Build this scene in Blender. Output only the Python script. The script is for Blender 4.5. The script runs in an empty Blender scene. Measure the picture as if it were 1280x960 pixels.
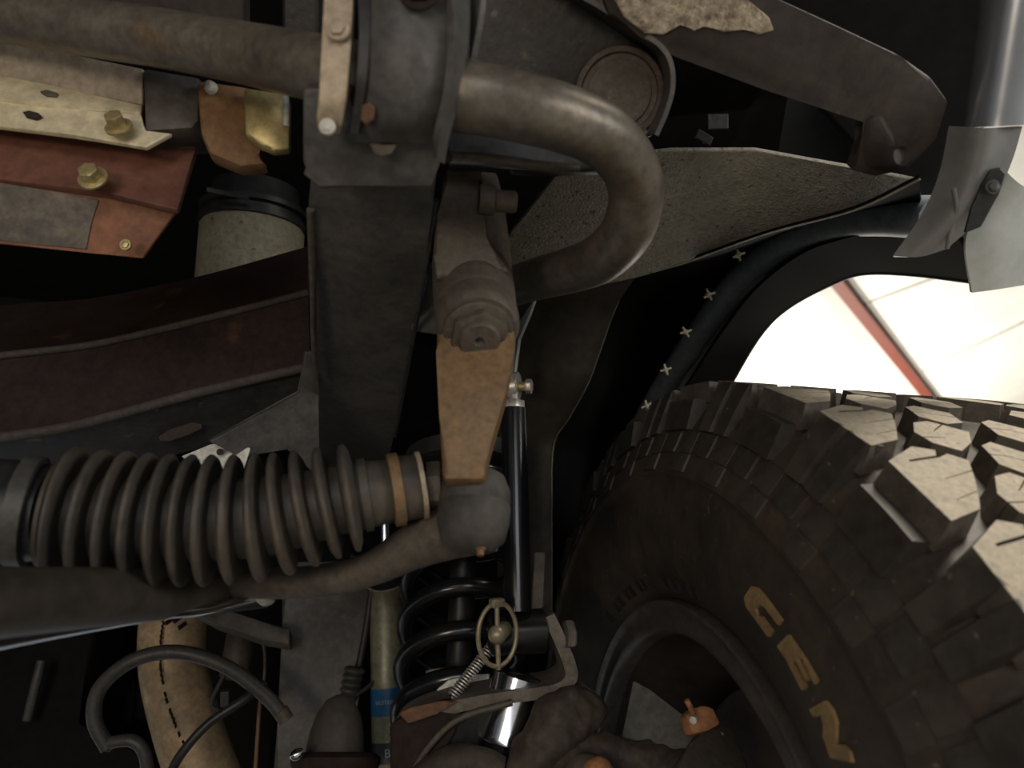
import bpy, bmesh, math, random
import numpy as np
from mathutils import Vector, Matrix, Quaternion
random.seed(7)
PI = math.pi
SC = bpy.context.scene
COL = SC.collection

# ------------------------------------------------------------------ camera
FPX = 887.0
CAM_Z, PITCH, YAW = 0.521, math.radians(28), math.radians(12.5)
FWD = Vector((math.sin(YAW)*math.cos(PITCH), math.cos(YAW)*math.cos(PITCH), math.sin(PITCH)))
RIGHT = Vector((math.cos(YAW), -math.sin(YAW), 0))
UP = RIGHT.cross(FWD)
CAM = Vector((0, 0, CAM_Z))
cd = bpy.data.cameras.new('camera')
cam = bpy.data.objects.new('camera', cd)
COL.objects.link(cam)
cam.matrix_world = Matrix(((RIGHT.x, UP.x, -FWD.x, 0), (RIGHT.y, UP.y, -FWD.y, 0), (RIGHT.z, UP.z, -FWD.z, CAM_Z), (0, 0, 0, 1)))
cd.sensor_width = 36
cd.sensor_fit = 'HORIZONTAL'
cd.lens = FPX/1280*36
cd.clip_start = 0.02
cd.clip_end = 200
cd.dof.use_dof = True
cd.dof.focus_distance = 0.62
cd.dof.aperture_fstop = 6.2
SC.camera = cam

# ------------------------------------------------------------------ world, lamps, exposure
wd = bpy.data.worlds.new('workshop_air')
SC.world = wd
wd.use_nodes = True
wd.node_tree.nodes['Background'].inputs[0].default_value = (0.80, 0.90, 1.0, 1)
wd.node_tree.nodes['Background'].inputs[1].default_value = 0.16
SC.view_settings.view_transform = 'Standard'
SC.view_settings.look = 'None'
SC.view_settings.gamma = 1
SC.view_settings.use_curve_mapping = False
SC.view_settings.exposure = 0.0
SC.cycles.max_bounces = 8

def area_lamp(name, loc, aim, size, power, color):
    l = bpy.data.lights.new(name, 'AREA')
    l.shape = 'RECTANGLE'
    l.size, l.size_y = size
    l.energy = power
    l.color = color
    o = bpy.data.objects.new(name, l)
    o.location = loc
    o.rotation_euler = (Vector(aim)-Vector(loc)).to_track_quat('-Z', 'Y').to_euler()
    COL.objects.link(o)
    return o
area_lamp('high_bay_lamp', (1.5, -0.95, 3.3), (0.55, 0.35, 0.6), (1.2, 0.6), 165, (1, 0.93, 0.80))
area_lamp('ceiling_fill', (5.0, 8.0, 1.2), (3.5, 8.0, 4.2), (4.0, 3.0), 640, (1, 0.94, 0.82))  # added lamp facing up, only there to brighten the ceiling
area_lamp('work_lamp', (-0.75, -0.75, 0.25), (-0.1, 0.35, 0.85), (0.35, 0.25), 4.2, (1, 0.85, 0.66))
area_lamp('rear_floor_fill', (-1.6, 3.0, 2.9), (-1.4, 2.6, 0), (1.6, 1.6), 230, (0.80, 0.90, 1.0))  # added cool lamp, lights the floor so shiny metal has something to reflect
area_lamp('side_rim_fill', (2.5, -1.3, 0.95), (0.3, 0.35, 0.8), (0.9, 0.7), 26, (1, 0.97, 0.92))  # added rim light for the right edge of the sway bar
area_lamp('open_door_daylight', (-0.5, -3.2, 0.65), (0.1, 0.5, 0.75), (2.6, 1.1), 26, (0.98, 0.97, 1.0))

# ------------------------------------------------------------------ pixel rays and planes
def ray(px, py):
    return RIGHT*((px-640)/FPX) - UP*((py-480)/FPX) + FWD
def W(px, py, d):
    return CAM + ray(px, py)*d
def cvec(x, y, z):                      # camera axes (right, down, forward) to world direction
    return RIGHT*x - UP*y + FWD*z
class Plane:
    def __init__(s, p, n):
        s.p, s.n = Vector(p), Vector(n).normalized()
    def hit(s, px, py):
        r = ray(px, py)
        return CAM + r*((s.p-CAM).dot(s.n)/r.dot(s.n))
def P3(a, b, c):
    A, B, C_ = W(*a), W(*b), W(*c)
    return Plane(A, (B-A).cross(C_-A))
def PH(px, py, d):                      # level plane
    return Plane(W(px, py, d), (0, 0, 1))
def PF(d):                              # plane square to the view
    return Plane(W(640, 480, d), FWD)

# ------------------------------------------------------------------ materials
MATS = {}
def M(name, c1, c2=None, scale=30, rough=(0.45, 0.75), metal=0.0, bump=0.15, bscale=None, spot=None, spots=0.62, sscale=60, spec=0.4, mott=0.35):
    m = bpy.data.materials.new(name)
    m.use_nodes = True
    nt = m.node_tree
    N, L = nt.nodes, nt.links
    b = N['Principled BSDF']
    b.inputs['Metallic'].default_value = metal
    b.inputs['Specular IOR Level'].default_value = spec
    tc = N.new('ShaderNodeTexCoord')
    n1 = N.new('ShaderNodeTexNoise')
    n1.inputs['Scale'].default_value = scale
    n1.inputs['Detail'].default_value = 8
    n1.inputs['Roughness'].default_value = 0.65
    L.new(tc.outputs['Object'], n1.inputs['Vector'])
    mx = N.new('ShaderNodeMix'); mx.data_type = 'RGBA'
    r = N.new('ShaderNodeValToRGB')
    r.color_ramp.elements[0].position = 0.36
    r.color_ramp.elements[1].position = 0.66
    L.new(n1.outputs['Fac'], r.inputs[0])
    L.new(r.outputs[0], mx.inputs[0])
    mx.inputs[6].default_value = (*c1, 1)
    mx.inputs[7].default_value = (*(c2 or c1), 1)
    col = mx.outputs[2]
    if spot:
        n2 = N.new('ShaderNodeTexNoise')
        n2.inputs['Scale'].default_value = sscale
        n2.inputs['Detail'].default_value = 6
        L.new(tc.outputs['Object'], n2.inputs['Vector'])
        r2 = N.new('ShaderNodeValToRGB')
        r2.color_ramp.elements[0].position = spots
        r2.color_ramp.elements[1].position = spots+0.08
        L.new(n2.outputs['Fac'], r2.inputs[0])
        m2 = N.new('ShaderNodeMix'); m2.data_type = 'RGBA'
        L.new(r2.outputs[0], m2.inputs[0])
        L.new(col, m2.inputs[6])
        m2.inputs[7].default_value = (*spot, 1)
        col = m2.outputs[2]
    if mott:
        nf = N.new('ShaderNodeTexNoise')
        nf.inputs['Scale'].default_value = scale*5.3
        nf.inputs['Detail'].default_value = 9
        nf.inputs['Roughness'].default_value = 0.7
        L.new(tc.outputs['Object'], nf.inputs['Vector'])
        mv = N.new('ShaderNodeMapRange')
        mv.inputs[1].default_value, mv.inputs[2].default_value = 0.3, 0.7
        mv.inputs[3].default_value, mv.inputs[4].default_value = 1-mott, 1+mott
        L.new(nf.outputs['Fac'], mv.inputs[0])
        hv = N.new('ShaderNodeHueSaturation')
        L.new(mv.outputs[0], hv.inputs['Value'])
        L.new(col, hv.inputs['Color'])
        col = hv.outputs[0]
    L.new(col, b.inputs['Base Color'])
    mr = N.new('ShaderNodeMapRange')
    mr.inputs[3].default_value, mr.inputs[4].default_value = rough
    L.new(n1.outputs['Fac'], mr.inputs[0])
    L.new(mr.outputs[0], b.inputs['Roughness'])
    if bump:
        n3 = N.new('ShaderNodeTexNoise')
        n3.inputs['Scale'].default_value = bscale or scale*6
        n3.inputs['Detail'].default_value = 5
        L.new(tc.outputs['Object'], n3.inputs['Vector'])
        bp = N.new('ShaderNodeBump')
        bp.inputs['Strength'].default_value = bump
        bp.inputs['Distance'].default_value = 0.002
        L.new(n3.outputs['Fac'], bp.inputs['Height'])
        L.new(bp.outputs[0], b.inputs['Normal'])
    MATS[name] = m
    return m
black_steel = M('black_steel', (0.022, 0.021, 0.021), (0.045, 0.040, 0.036), 28, (0.38, 0.6), 0.2, 0.2, spot=(0.10, 0.085, 0.065), spots=0.66)
chassis_steel = M('chassis_steel', (0.060, 0.058, 0.056), (0.105, 0.092, 0.078), 22, (0.42, 0.62), 0.1, 0.25, spot=(0.13, 0.075, 0.04), spots=0.66, sscale=25)
brown_steel = M('brown_steel', (0.020, 0.012, 0.010), (0.034, 0.021, 0.017), 25, (0.6, 0.8), 0.0, 0.2, spot=(0.07, 0.035, 0.02), spots=0.66, sscale=30, spec=0.15)
bar_steel = M('bar_steel', (0.115, 0.102, 0.084), (0.185, 0.155, 0.118), 26, (0.30, 0.5), 0.4, 0.15, spot=(0.17, 0.115, 0.07), spots=0.63, sscale=22)
strap_steel = M('strap_steel', (0.42, 0.33, 0.23), (0.30, 0.24, 0.17), 35, (0.4, 0.6), 0.2, 0.1)
arm_steel = M('arm_steel', (0.165, 0.105, 0.055), (0.20, 0.115, 0.05), 30, (0.45, 0.65), 0.15, 0.2, spot=(0.11, 0.085, 0.06), spots=0.6, sscale=26)
cast_steel = M('cast_steel', (0.075, 0.063, 0.050), (0.108, 0.086, 0.064), 32, (0.45, 0.7), 0.15, 0.3, spot=(0.16, 0.09, 0.045), spots=0.68)
aluminium = M('aluminium', (0.76, 0.66, 0.43), (0.66, 0.57, 0.39), 14, (0.4, 0.6), 0.15, 0.08)
dull_alu = M('dull_alu', (0.43, 0.36, 0.28), (0.38, 0.31, 0.25), 18, (0.5, 0.7), 0.1, 0.08)
red_oxide = M('red_oxide', (0.19, 0.078, 0.048), (0.125, 0.052, 0.035), 16, (0.5, 0.7), 0.0, 0.15, spot=(0.33, 0.15, 0.07), spots=0.64, sscale=14)
orange_oxide = M('orange_oxide', (0.30, 0.125, 0.06), (0.17, 0.07, 0.04), 18, (0.55, 0.75), 0.0, 0.2, spot=(0.12, 0.05, 0.035), spots=0.58, sscale=16)
grey_patch = M('grey_patch', (0.075, 0.065, 0.055), (0.19, 0.155, 0.12), 30, (0.5, 0.75), 0.1, 0.3)
rust = M('rust', (0.25, 0.135, 0.06), (0.15, 0.08, 0.042), 26, (0.6, 0.8), 0.05, 0.3)
brass_zinc = M('brass_zinc', (0.52, 0.42, 0.20), (0.42, 0.33, 0.16), 30, (0.3, 0.5), 0.5, 0.08)
filter_paint = M('filter_paint', (0.27, 0.245, 0.165), (0.22, 0.195, 0.13), 30, (0.35, 0.55), 0.0, 0.05, spot=(0.05, 0.045, 0.035), spots=0.64, sscale=70)
black_plastic = M('black_plastic', (0.015, 0.015, 0.016), (0.028, 0.027, 0.027), 40, (0.3, 0.5), 0, 0.05)
boot_rubber = M('boot_rubber', (0.044, 0.040, 0.035), (0.082, 0.064, 0.045), 18, (0.45, 0.65), 0, 0.1, spot=(0.21, 0.12, 0.06), spots=0.70, sscale=34)
gloss_black = M('gloss_black', (0.008, 0.008, 0.009), (0.012, 0.012, 0.013), 20, (0.16, 0.26), 0, 0.02, spec=0.6, mott=0.08)
zinc = M('zinc', (0.62, 0.60, 0.55), (0.50, 0.47, 0.41), 60, (0.28, 0.42), 0.6, 0.05)
gold_zinc = M('gold_zinc', (0.34, 0.29, 0.19), (0.26, 0.22, 0.14), 50, (0.35, 0.5), 0.45, 0.05)
damper_paint = M('damper_paint', (0.042, 0.035, 0.028), (0.058, 0.047, 0.036), 14, (0.4, 0.55), 0.1, 0.1)
worn_edge = M('worn_edge', (0.19, 0.165, 0.13), (0.12, 0.10, 0.08), 40, (0.45, 0.65), 0.1, 0.2, spot=(0.12, 0.07, 0.04), spots=0.66)
rust_dull = M('rust_dull', (0.16, 0.075, 0.035), (0.09, 0.05, 0.03), 50, (0.65, 0.85), 0, 0.3)
joint_rubber = M('joint_rubber', (0.046, 0.043, 0.039), (0.068, 0.058, 0.048), 26, (0.6, 0.75), 0, 0.2)
ridge_dust = M('ridge_dust', (0.048, 0.038, 0.033), (0.075, 0.060, 0.052), 40, (0.7, 0.85), 0, 0.3)  # dusty brown that also carries the highlight along the flange edges
chrome = M('chrome', (0.75, 0.77, 0.80), (0.6, 0.62, 0.66), 20, (0.12, 0.22), 1.0, 0.0, mott=0.08)
pale_metal = M('pale_metal', (0.62, 0.60, 0.52), (0.5, 0.48, 0.4), 40, (0.5, 0.6), 0.1, 0.05)
shock_paint = M('shock_paint', (0.27, 0.26, 0.18), (0.21, 0.20, 0.14), 25, (0.35, 0.5), 0.3, 0.06)
blue_label = M('blue_label', (0.015, 0.10, 0.24), (0.02, 0.12, 0.27), 30, (0.35, 0.5), 0, 0, mott=0.08)
dark_label = M('dark_label', (0.02, 0.025, 0.035), (0.03, 0.035, 0.045), 30, (0.35, 0.5), 0, 0)
pale_print = M('pale_print', (0.45, 0.48, 0.46), (0.36, 0.40, 0.40), 60, (0.5, 0.6), 0, 0, mott=0.08)
exhaust = M('exhaust', (0.42, 0.30, 0.17), (0.32, 0.23, 0.14), 22, (0.5, 0.65), 0.25, 0.12, spot=(0.48, 0.37, 0.22), spots=0.6, sscale=18)
crack_dark = M('crack_dark', (0.03, 0.02, 0.015), (0.04, 0.025, 0.02), 40, (0.7, 0.9), 0, 0)
hose = M('hose', (0.045, 0.043, 0.040), (0.06, 0.056, 0.05), 40, (0.4, 0.55), 0, 0.05)
panel_dark = M('panel_dark', (0.040, 0.034, 0.027), (0.060, 0.048, 0.035), 12, (0.5, 0.7), 0, 0.15, spot=(0.11, 0.088, 0.055), spots=0.64, sscale=18)
undercoat = M('undercoat', (0.25, 0.235, 0.19), (0.34, 0.31, 0.25), 40, (0.6, 0.8), 0, 0.9, bscale=420, spot=(0.09, 0.08, 0.07), spots=0.62, sscale=130)
liner_black = M('liner_black', (0.004, 0.004, 0.004), (0.007, 0.006, 0.006), 20, (0.8, 0.9), 0, 0.1, spec=0.05)
flare_sheen = M('flare_sheen', (0.16, 0.178, 0.21), (0.18, 0.20, 0.235), 20, (0.34, 0.46), 0, 0.1)  # black plastic, lightened to put its bluish sheen into the colour
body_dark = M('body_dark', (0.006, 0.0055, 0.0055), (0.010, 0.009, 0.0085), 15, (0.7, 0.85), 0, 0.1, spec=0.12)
beam_steel = M('beam_steel', (0.031, 0.025, 0.021), (0.052, 0.040, 0.032), 18, (0.5, 0.7), 0.1, 0.2, spot=(0.16, 0.10, 0.06), spots=0.70)
mud = M('mud', (0.50, 0.42, 0.30), (0.17, 0.135, 0.095), 110, (0.8, 0.95), 0, 0.8, bscale=300)
silver_paint = M('silver_paint', (0.34, 0.36, 0.40), (0.38, 0.40, 0.43), 8, (0.2, 0.28), 0.75, 0.02, mott=0.08)
grey_plastic = M('grey_plastic', (0.17, 0.17, 0.16), (0.215, 0.21, 0.195), 25, (0.35, 0.5), 0.1, 0.06, mott=0.08)
pale_panel = M('pale_panel', (0.42, 0.44, 0.41), (0.48, 0.49, 0.46), 20, (0.4, 0.55), 0, 0.03, mott=0.08)
tyre_rubber = M('tyre_rubber', (0.028, 0.023, 0.019), (0.062, 0.045, 0.029), 8, (0.5, 0.72), 0, 0.3, bscale=160, spot=(0.17, 0.13, 0.085), spots=0.68, sscale=190)
block_rubber = M('block_rubber', (0.034, 0.029, 0.023), (0.060, 0.048, 0.036), 14, (0.5, 0.7), 0, 0.2, bscale=200, spot=(0.15, 0.12, 0.08), spots=0.68, sscale=170)
tread_rubber = M('tread_rubber', (0.20, 0.168, 0.122), (0.25, 0.212, 0.156), 40, (0.6, 0.8), 0, 0.3, bscale=500, spot=(0.12, 0.105, 0.085), spots=0.64, sscale=160)
groove_rubber = M('groove_rubber', (0.060, 0.050, 0.039), (0.095, 0.078, 0.058), 30, (0.6, 0.8), 0, 0.2, bscale=300)
moulded_rubber = M('moulded_rubber', (0.016, 0.014, 0.013), (0.022, 0.019, 0.017), 30, (0.5, 0.65), 0, 0.1)
letter_paint = M('letter_paint', (0.30, 0.20, 0.085), (0.20, 0.13, 0.06), 45, (0.6, 0.8), 0, 0.2, spot=(0.10, 0.07, 0.04), spots=0.60, sscale=70)
rim_paint = M('rim_paint', (0.11, 0.10, 0.095), (0.14, 0.125, 0.115), 18, (0.26, 0.4), 0.5, 0.06)
barrel_shade = M('barrel_shade', (0.030, 0.024, 0.021), (0.050, 0.038, 0.032), 14, (0.55, 0.7), 0.1, 0.1)  # dark brown puts the shade deep inside the rim into the colour
disc_iron = M('disc_iron', (0.050, 0.036, 0.030), (0.08, 0.055, 0.042), 30, (0.5, 0.7), 0.2, 0.1)
shield_steel = M('shield_steel', (0.085, 0.083, 0.076), (0.12, 0.115, 0.10), 26, (0.45, 0.6), 0.1, 0.15)
knuckle_iron = M('knuckle_iron', (0.040, 0.030, 0.023), (0.075, 0.055, 0.04), 30, (0.6, 0.8), 0.05, 0.5)
orange_rust = M('orange_rust', (0.42, 0.19, 0.08), (0.26, 0.12, 0.06), 40, (0.5, 0.7), 0.1, 0.2)
bush_brown = M('bush_brown', (0.075, 0.058, 0.046), (0.115, 0.088, 0.068), 45, (0.55, 0.75), 0, 0.4, spot=(0.17, 0.135, 0.10), spots=0.64, sscale=160)
rubber_stop = M('rubber_stop', (0.045, 0.038, 0.031), (0.07, 0.057, 0.044), 25, (0.6, 0.75), 0, 0.15)
ceiling_white = M('ceiling_white', (0.86, 0.84, 0.78), (0.90, 0.88, 0.83), 0.6, (0.7, 0.85), 0, 0, mott=0.08)
beam_red = M('beam_red', (0.17, 0.04, 0.026), (0.19, 0.045, 0.03), 3, (0.5, 0.6), 0, 0, mott=0.08)
conduit_grey = M('conduit_grey', (0.50, 0.48, 0.44), (0.55, 0.53, 0.49), 4, (0.5, 0.6), 0, 0, mott=0.08)
seam_dark = M('seam_dark', (0.22, 0.2, 0.17), (0.25, 0.22, 0.19), 4, (0.6, 0.7), 0, 0, mott=0.08)
concrete = M('concrete', (0.16, 0.16, 0.16), (0.20, 0.20, 0.20), 3, (0.6, 0.8), 0, 0.05, mott=0.08)

# ------------------------------------------------------------------ object helpers
WL = {}                                  # world origin of every object made here
def mk(name, bm, mat, parent=None, label=None, smooth=None, origin=None):
    bmesh.ops.recalc_face_normals(bm, faces=bm.faces[:])
    vs = [v.co for v in bm.verts]
    if origin is None:
        lo = Vector((min(v.x for v in vs), min(v.y for v in vs), min(v.z for v in vs)))
        hi = Vector((max(v.x for v in vs), max(v.y for v in vs), max(v.z for v in vs)))
        origin = Vector(((lo.x+hi.x)/2, (lo.y+hi.y)/2, lo.z))
    bmesh.ops.translate(bm, verts=bm.verts[:], vec=-origin)
    me = bpy.data.meshes.new(name)
    bm.to_mesh(me)
    bm.free()
    me.materials.append(mat)
    if smooth is not None:
        me.polygons.foreach_set('use_smooth', [True]*len(me.polygons))
        me.set_sharp_from_angle(angle=math.radians(smooth))
    o = bpy.data.objects.new(name, me)
    COL.objects.link(o)
    if parent is not None:
        o.parent = parent
        o.location = origin - WL[parent.name]
    else:
        o.location = origin
    WL[o.name] = origin.copy()
    if label:
        o['label'] = label
    return o
def tag(o, label, cat, group=None):
    o['label'] = label
    o['category'] = cat
    if group:
        o['group'] = group
    return o
def thing(name, label, cat, loc, group=None):
    o = bpy.data.objects.new(name, None)
    o.empty_display_size = 0.02
    COL.objects.link(o)
    o.location = loc
    WL[o.name] = Vector(loc)
    return tag(o, label, cat, group)
def struct(o):
    o['kind'] = 'structure'
    return o
def catmull(pts, n):
    """n samples through pts (tuples of any length)."""
    A = [np.array(p, float) for p in pts]
    A = [2*A[0]-A[1]] + A + [2*A[-1]-A[-2]]
    out = []
    m = len(A)-3
    for k in range(n):
        u = k/(n-1)*m
        i = min(int(u), m-1)
        t = u-i
        a, b, c, d = A[i:i+4]
        out.append(0.5*((2*b)+(c-a)*t+(2*a-5*b+4*c-d)*t*t+(3*b-a-3*c+d)*t**3))
    return out
def perp(t):
    a = Vector((0, 0, 1)) if abs(t.z) < 0.9 else Vector((1, 0, 0))
    return t.cross(a).normalized()
def tube(bm, pts, rad, seg=16, cap=True, flat=None):
    """sweep a round (or elliptical) section along world points."""
    pts = [Vector(p) for p in pts]
    n = len(pts)
    rad = rad if isinstance(rad, (list, tuple)) else [rad]*n
    t0 = (pts[1]-pts[0]).normalized()
    u = perp(t0)
    rings = []
    for i, p in enumerate(pts):
        t = (pts[min(i+1, n-1)]-pts[max(i-1, 0)]).normalized()
        u = (u-t*u.dot(t)).normalized()
        v = t.cross(u)
        rings.append([bm.verts.new(p+(u*math.cos(2*PI*k/seg)+v*math.sin(2*PI*k/seg))*rad[i]) for k in range(seg)])
    for a, b in zip(rings, rings[1:]):
        for k in range(seg):
            bm.faces.new((a[k], a[(k+1) % seg], b[(k+1) % seg], b[k]))
    if cap:
        bm.faces.new(rings[0])
        bm.faces.new(rings[-1])
    return bm
def ptube(bm, pts, rad, n=40, seg=16):
    """tube through (px, py, d[, r]) control points."""
    s = catmull(pts, n)
    P = [W(*q[:3]) for q in s]
    R = [float(q[3]) for q in s] if len(s[0]) > 3 else rad
    return tube(bm, P, R, seg)
def lathe(bm, p0, axis, prof, seg=32, cap=True):
    """profile of (t, r): t metres along axis from p0."""
    ax = Vector(axis).normalized()
    u = perp(ax)
    v = ax.cross(u)
    rings = []
    for t, r in prof:
        rings.append([bm.verts.new(p0+ax*t+(u*math.cos(2*PI*k/seg)+v*math.sin(2*PI*k/seg))*r) for k in range(seg)])
    for a, b in zip(rings, rings[1:]):
        for k in range(seg):
            bm.faces.new((a[k], a[(k+1) % seg], b[(k+1) % seg], b[k]))
    if cap:
        bm.faces.new(rings[0])
        bm.faces.new(rings[-1])
    return bm
def slab(bm, top, off, bev=0.0012):
    """prism: polygon of world points extruded by vector off, edges bevelled."""
    b2 = bmesh.new()
    a = [b2.verts.new(p) for p in top]
    b = [b2.verts.new(p+off) for p in top]
    b2.faces.new(a)
    b2.faces.new(b[::-1])
    n = len(a)
    for k in range(n):
        b2.faces.new((a[k], b[k], b[(k+1) % n], a[(k+1) % n]))
    if bev:
        bmesh.ops.bevel(b2, geom=b2.edges[:], offset=bev, segments=2, affect='EDGES', profile=0.5, clamp_overlap=True)
    bmesh.ops.recalc_face_normals(b2, faces=b2.faces[:])
    me = bpy.data.meshes.new('tmp')
    b2.to_mesh(me)
    b2.free()
    bm.from_mesh(me)
    bpy.data.meshes.remove(me)
    return bm
def plate(bm, plane, poly, th, bev=0.0012):
    """px polygon on a plane, thickness running away from the viewer's side."""
    pts = [plane.hit(*q) for q in poly]
    n = plane.n if plane.n.dot(pts[0]-CAM) > 0 else -plane.n
    return slab(bm, pts, n*th, bev)
def box(bm, c, ax, ay, az, sx, sy, sz, bev=0.001):
    ax, ay, az = Vector(ax).normalized(), Vector(ay).normalized(), Vector(az).normalized()
    q = [c+ax*sx*i/2+ay*sy*j/2-az*sz/2 for i, j in ((-1, -1), (1, -1), (1, 1), (-1, 1))]
    return slab(bm, q, az*sz, bev)
def sheet(bm, rails, nu, nv, th):
    """surface through rails of (px, py, d) points, thickened away from view."""
    R = [catmull(r, nu) for r in rails]
    grid = []
    for i in range(nu):
        colp = [W(*R[k][i]) for k in range(len(rails))]
        grid.append([Vector(p) for p in catmull([tuple(c) for c in colp], nv)] if len(rails) > 2 else [colp[0].lerp(colp[1], j/(nv-1)) for j in range(nv)])
    V = [[bm.verts.new(p) for p in row] for row in grid]
    back = []
    for i in range(nu):
        row = []
        for j in range(nv):
            a = grid[min(i+1, nu-1)][j]-grid[max(i-1, 0)][j]
            b = grid[i][min(j+1, nv-1)]-grid[i][max(j-1, 0)]
            n = a.cross(b)
            n.normalize()
            if n.dot(grid[i][j]-CAM) < 0:
                n = -n
            row.append(bm.verts.new(grid[i][j]+n*th))
        back.append(row)
    for G in (V, back):
        for i in range(nu-1):
            for j in range(nv-1):
                bm.faces.new((G[i][j], G[i+1][j], G[i+1][j+1], G[i][j+1]))
    for i in range(nu-1):
        for j in (0, nv-1):
            bm.faces.new((V[i][j], V[i+1][j], back[i+1][j], back[i][j]))
    for j in range(nv-1):
        for i in (0, nu-1):
            bm.faces.new((V[i][j], V[i][j+1], back[i][j+1], back[i][j]))
    return bm
from mathutils import noise as mnoise
def crust(bm, amp=0.003, freq=60, cuts=0):
    if cuts:
        bmesh.ops.subdivide_edges(bm, edges=bm.edges[:], cuts=cuts, use_grid_fill=True)
    bm.normal_update()
    for v in bm.verts:
        v.co += v.normal*amp*(mnoise.noise(v.co*freq)+0.6*mnoise.noise(v.co*freq*2.7))
    return bm
def hexhead(bm, p, axis, r, h, washer=True):
    ax = Vector(axis).normalized()
    u = perp(ax)
    v = ax.cross(u)
    ring = [p+(u*math.cos(PI/3*k)+v*math.sin(PI/3*k))*r for k in range(6)]
    slab(bm, ring, ax*h, r*0.10)
    if washer:
        lathe(bm, p-ax*0.0012, ax, [(0, r*1.45), (0.0016, r*1.45), (0.0020, r*1.3)], 20)
    return bm
def bolt(parent, p, axis, r, h, mat, name='bolt', label=None, washer=True):
    return mk(name, hexhead(bmesh.new(), p, axis, r, h, washer), mat, parent, label, smooth=25)
NB = bmesh.new
TOCAM = -FWD

# ================================================================== SETTING
CEIL = 4.4
bm = NB(); box(bm, Vector((2, 8, CEIL+0.05)), (1, 0, 0), (0, 1, 0), (0, 0, 1), 44, 44, 0.1, 0)
struct(mk('ceiling', bm, ceiling_white))
bm = NB(); box(bm, Vector((2, 8, -0.05)), (1, 0, 0), (0, 1, 0), (0, 0, 1), 44, 44, 0.1, 0)
struct(mk('floor', bm, concrete))
cp = Plane((0, 0, CEIL), (0, 0, 1))
def ceil_bar(name, a, b, w, h, mat, drop=0.0, ext=0.6):
    A, B = cp.hit(*a), cp.hit(*b)
    t = (B-A).normalized()
    A, B = A-t*ext, B+t*ext
    bm = NB()
    box(bm, (A+B)/2-Vector((0, 0, h/2+drop)), t, t.cross(Vector((0, 0, 1))), (0, 0, 1), (B-A).length, w, h, 0)
    return struct(mk(name, bm, mat))
ceil_bar('trim_1', (1044, 345), (1160, 492), 0.105, 0.10, beam_red, ext=3.5)
ceil_bar('trim_2', (1031, 350), (1136, 492), 0.20, 0.05, conduit_grey, ext=3.5)
ceil_bar('trim_3', (1060, 345), (1172, 492), 0.022, 0.022, conduit_grey, ext=3.5)
ceil_bar('trim_4', (1154, 463), (1290, 397), 0.02, 0.006, seam_dark, ext=0.0)
ceil_bar('trim_5', (1098, 373), (1160, 350), 0.02, 0.006, seam_dark, ext=0.2)

# ================================================================== WHEEL
NW = cvec(0.97385, 0.06665, 0.21718).normalized()      # axle direction, outboard
v0 = UP - NW*UP.dot(NW)
VW = v0.normalized()
WW = cvec(0.21773, 0, -0.97601)
WW = (WW - NW*WW.dot(NW) - VW*WW.dot(VW)).normalized()
CW = CAM + cvec(0.1403, 0.4161, 0.5674)
def wp(ang, r, a):
    t = math.radians(ang)
    return CW + NW*a + (VW*math.cos(t)+WW*math.sin(t))*r
def wlathe(bm, prof, seg=120, closed=False):
    rings = [[bm.verts.new(wp(360*k/seg, r, a)) for k in range(seg)] for a, r in prof]
    pairs = list(zip(rings, rings[1:]))
    if closed:
        pairs.append((rings[-1], rings[0]))
    for a, b in pairs:
        for k in range(seg):
            bm.faces.new((a[k], a[(k+1) % seg], b[(k+1) % seg], b[k]))
    return bm
wheel = thing('off_road_wheel', 'large muddy off-road wheel with chunky blocks and yellowed sidewall letters, under the arch', 'wheel', wp(180, 0.42, 0.13))
SIDE = [(0.012, 0.222), (0.002, 0.233), (-0.008, 0.245), (-0.017, 0.262), (-0.024, 0.283), (-0.0265, 0.306), (-0.0250, 0.330), (-0.0245, 0.338), (-0.0275, 0.341), (-0.0268, 0.346), (-0.0210, 0.360), (-0.0120, 0.380), (-0.0020, 0.396), (0.010, 0.4035)]
TW = 0.262
def side_a(r):
    for (a0, r0), (a1, r1) in zip(SIDE, SIDE[1:]):
        if r0 <= r <= r1:
            return a0+(a1-a0)*(r-r0)/(r1-r0)
    return SIDE[-1][0]
outer = [(TW-a, r) for a, r in reversed(SIDE)]
bm = NB()
wlathe(bm, SIDE + [(0.07, 0.4045), (TW-0.07, 0.4045)] + outer + [(TW-0.03, 0.219), (0.03, 0.219)], 160, True)
tyre = mk('tyre', bm, tyre_rubber, wheel, smooth=50)

def wpoly_mesh(name, poly, r0, r1, mat, parent, taper=0.9):
    """block from (angle, axial) polygon between radii, built at angle 0 in wheel frame."""
    bm = NB()
    n = len(poly)
    ca = sum(p[0] for p in poly)/n
    cx = sum(p[1] for p in poly)/n
    top = [bm.verts.new(wp(a, r1, x)) for a, x in poly]
    bot = [bm.verts.new(wp(ca+(a-ca)*(2-taper), r0, cx+(x-cx)*(2-taper))) for a, x in poly]
    f = bm.faces.new(top)
    for k in range(n):
        bm.faces.new((top[k], bot[k], bot[(k+1) % n], top[(k+1) % n]))
    tri = bmesh.ops.triangulate(bm, faces=[f])['faces']
    tops = set(top)
    for g in bm.faces:
        if not all(v in tops for v in g.verts):
            g.material_index = 1
    o = mk(name, bm, mat, parent, origin=CW.copy())
    o.data.materials.append(groove_rubber)
    return o
def spin(o, k, pitch, parent):
    c = o.copy()
    COL.objects.link(c)
    c.parent = parent
    c.location = o.location
    c.rotation_mode = 'QUATERNION'
    c.rotation_quaternion = Quaternion(NW, -math.radians(pitch*k)) if SPIN_NEG else Quaternion(NW, math.radians(pitch*k))
    WL[c.name] = CW.copy()
    return c
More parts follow.
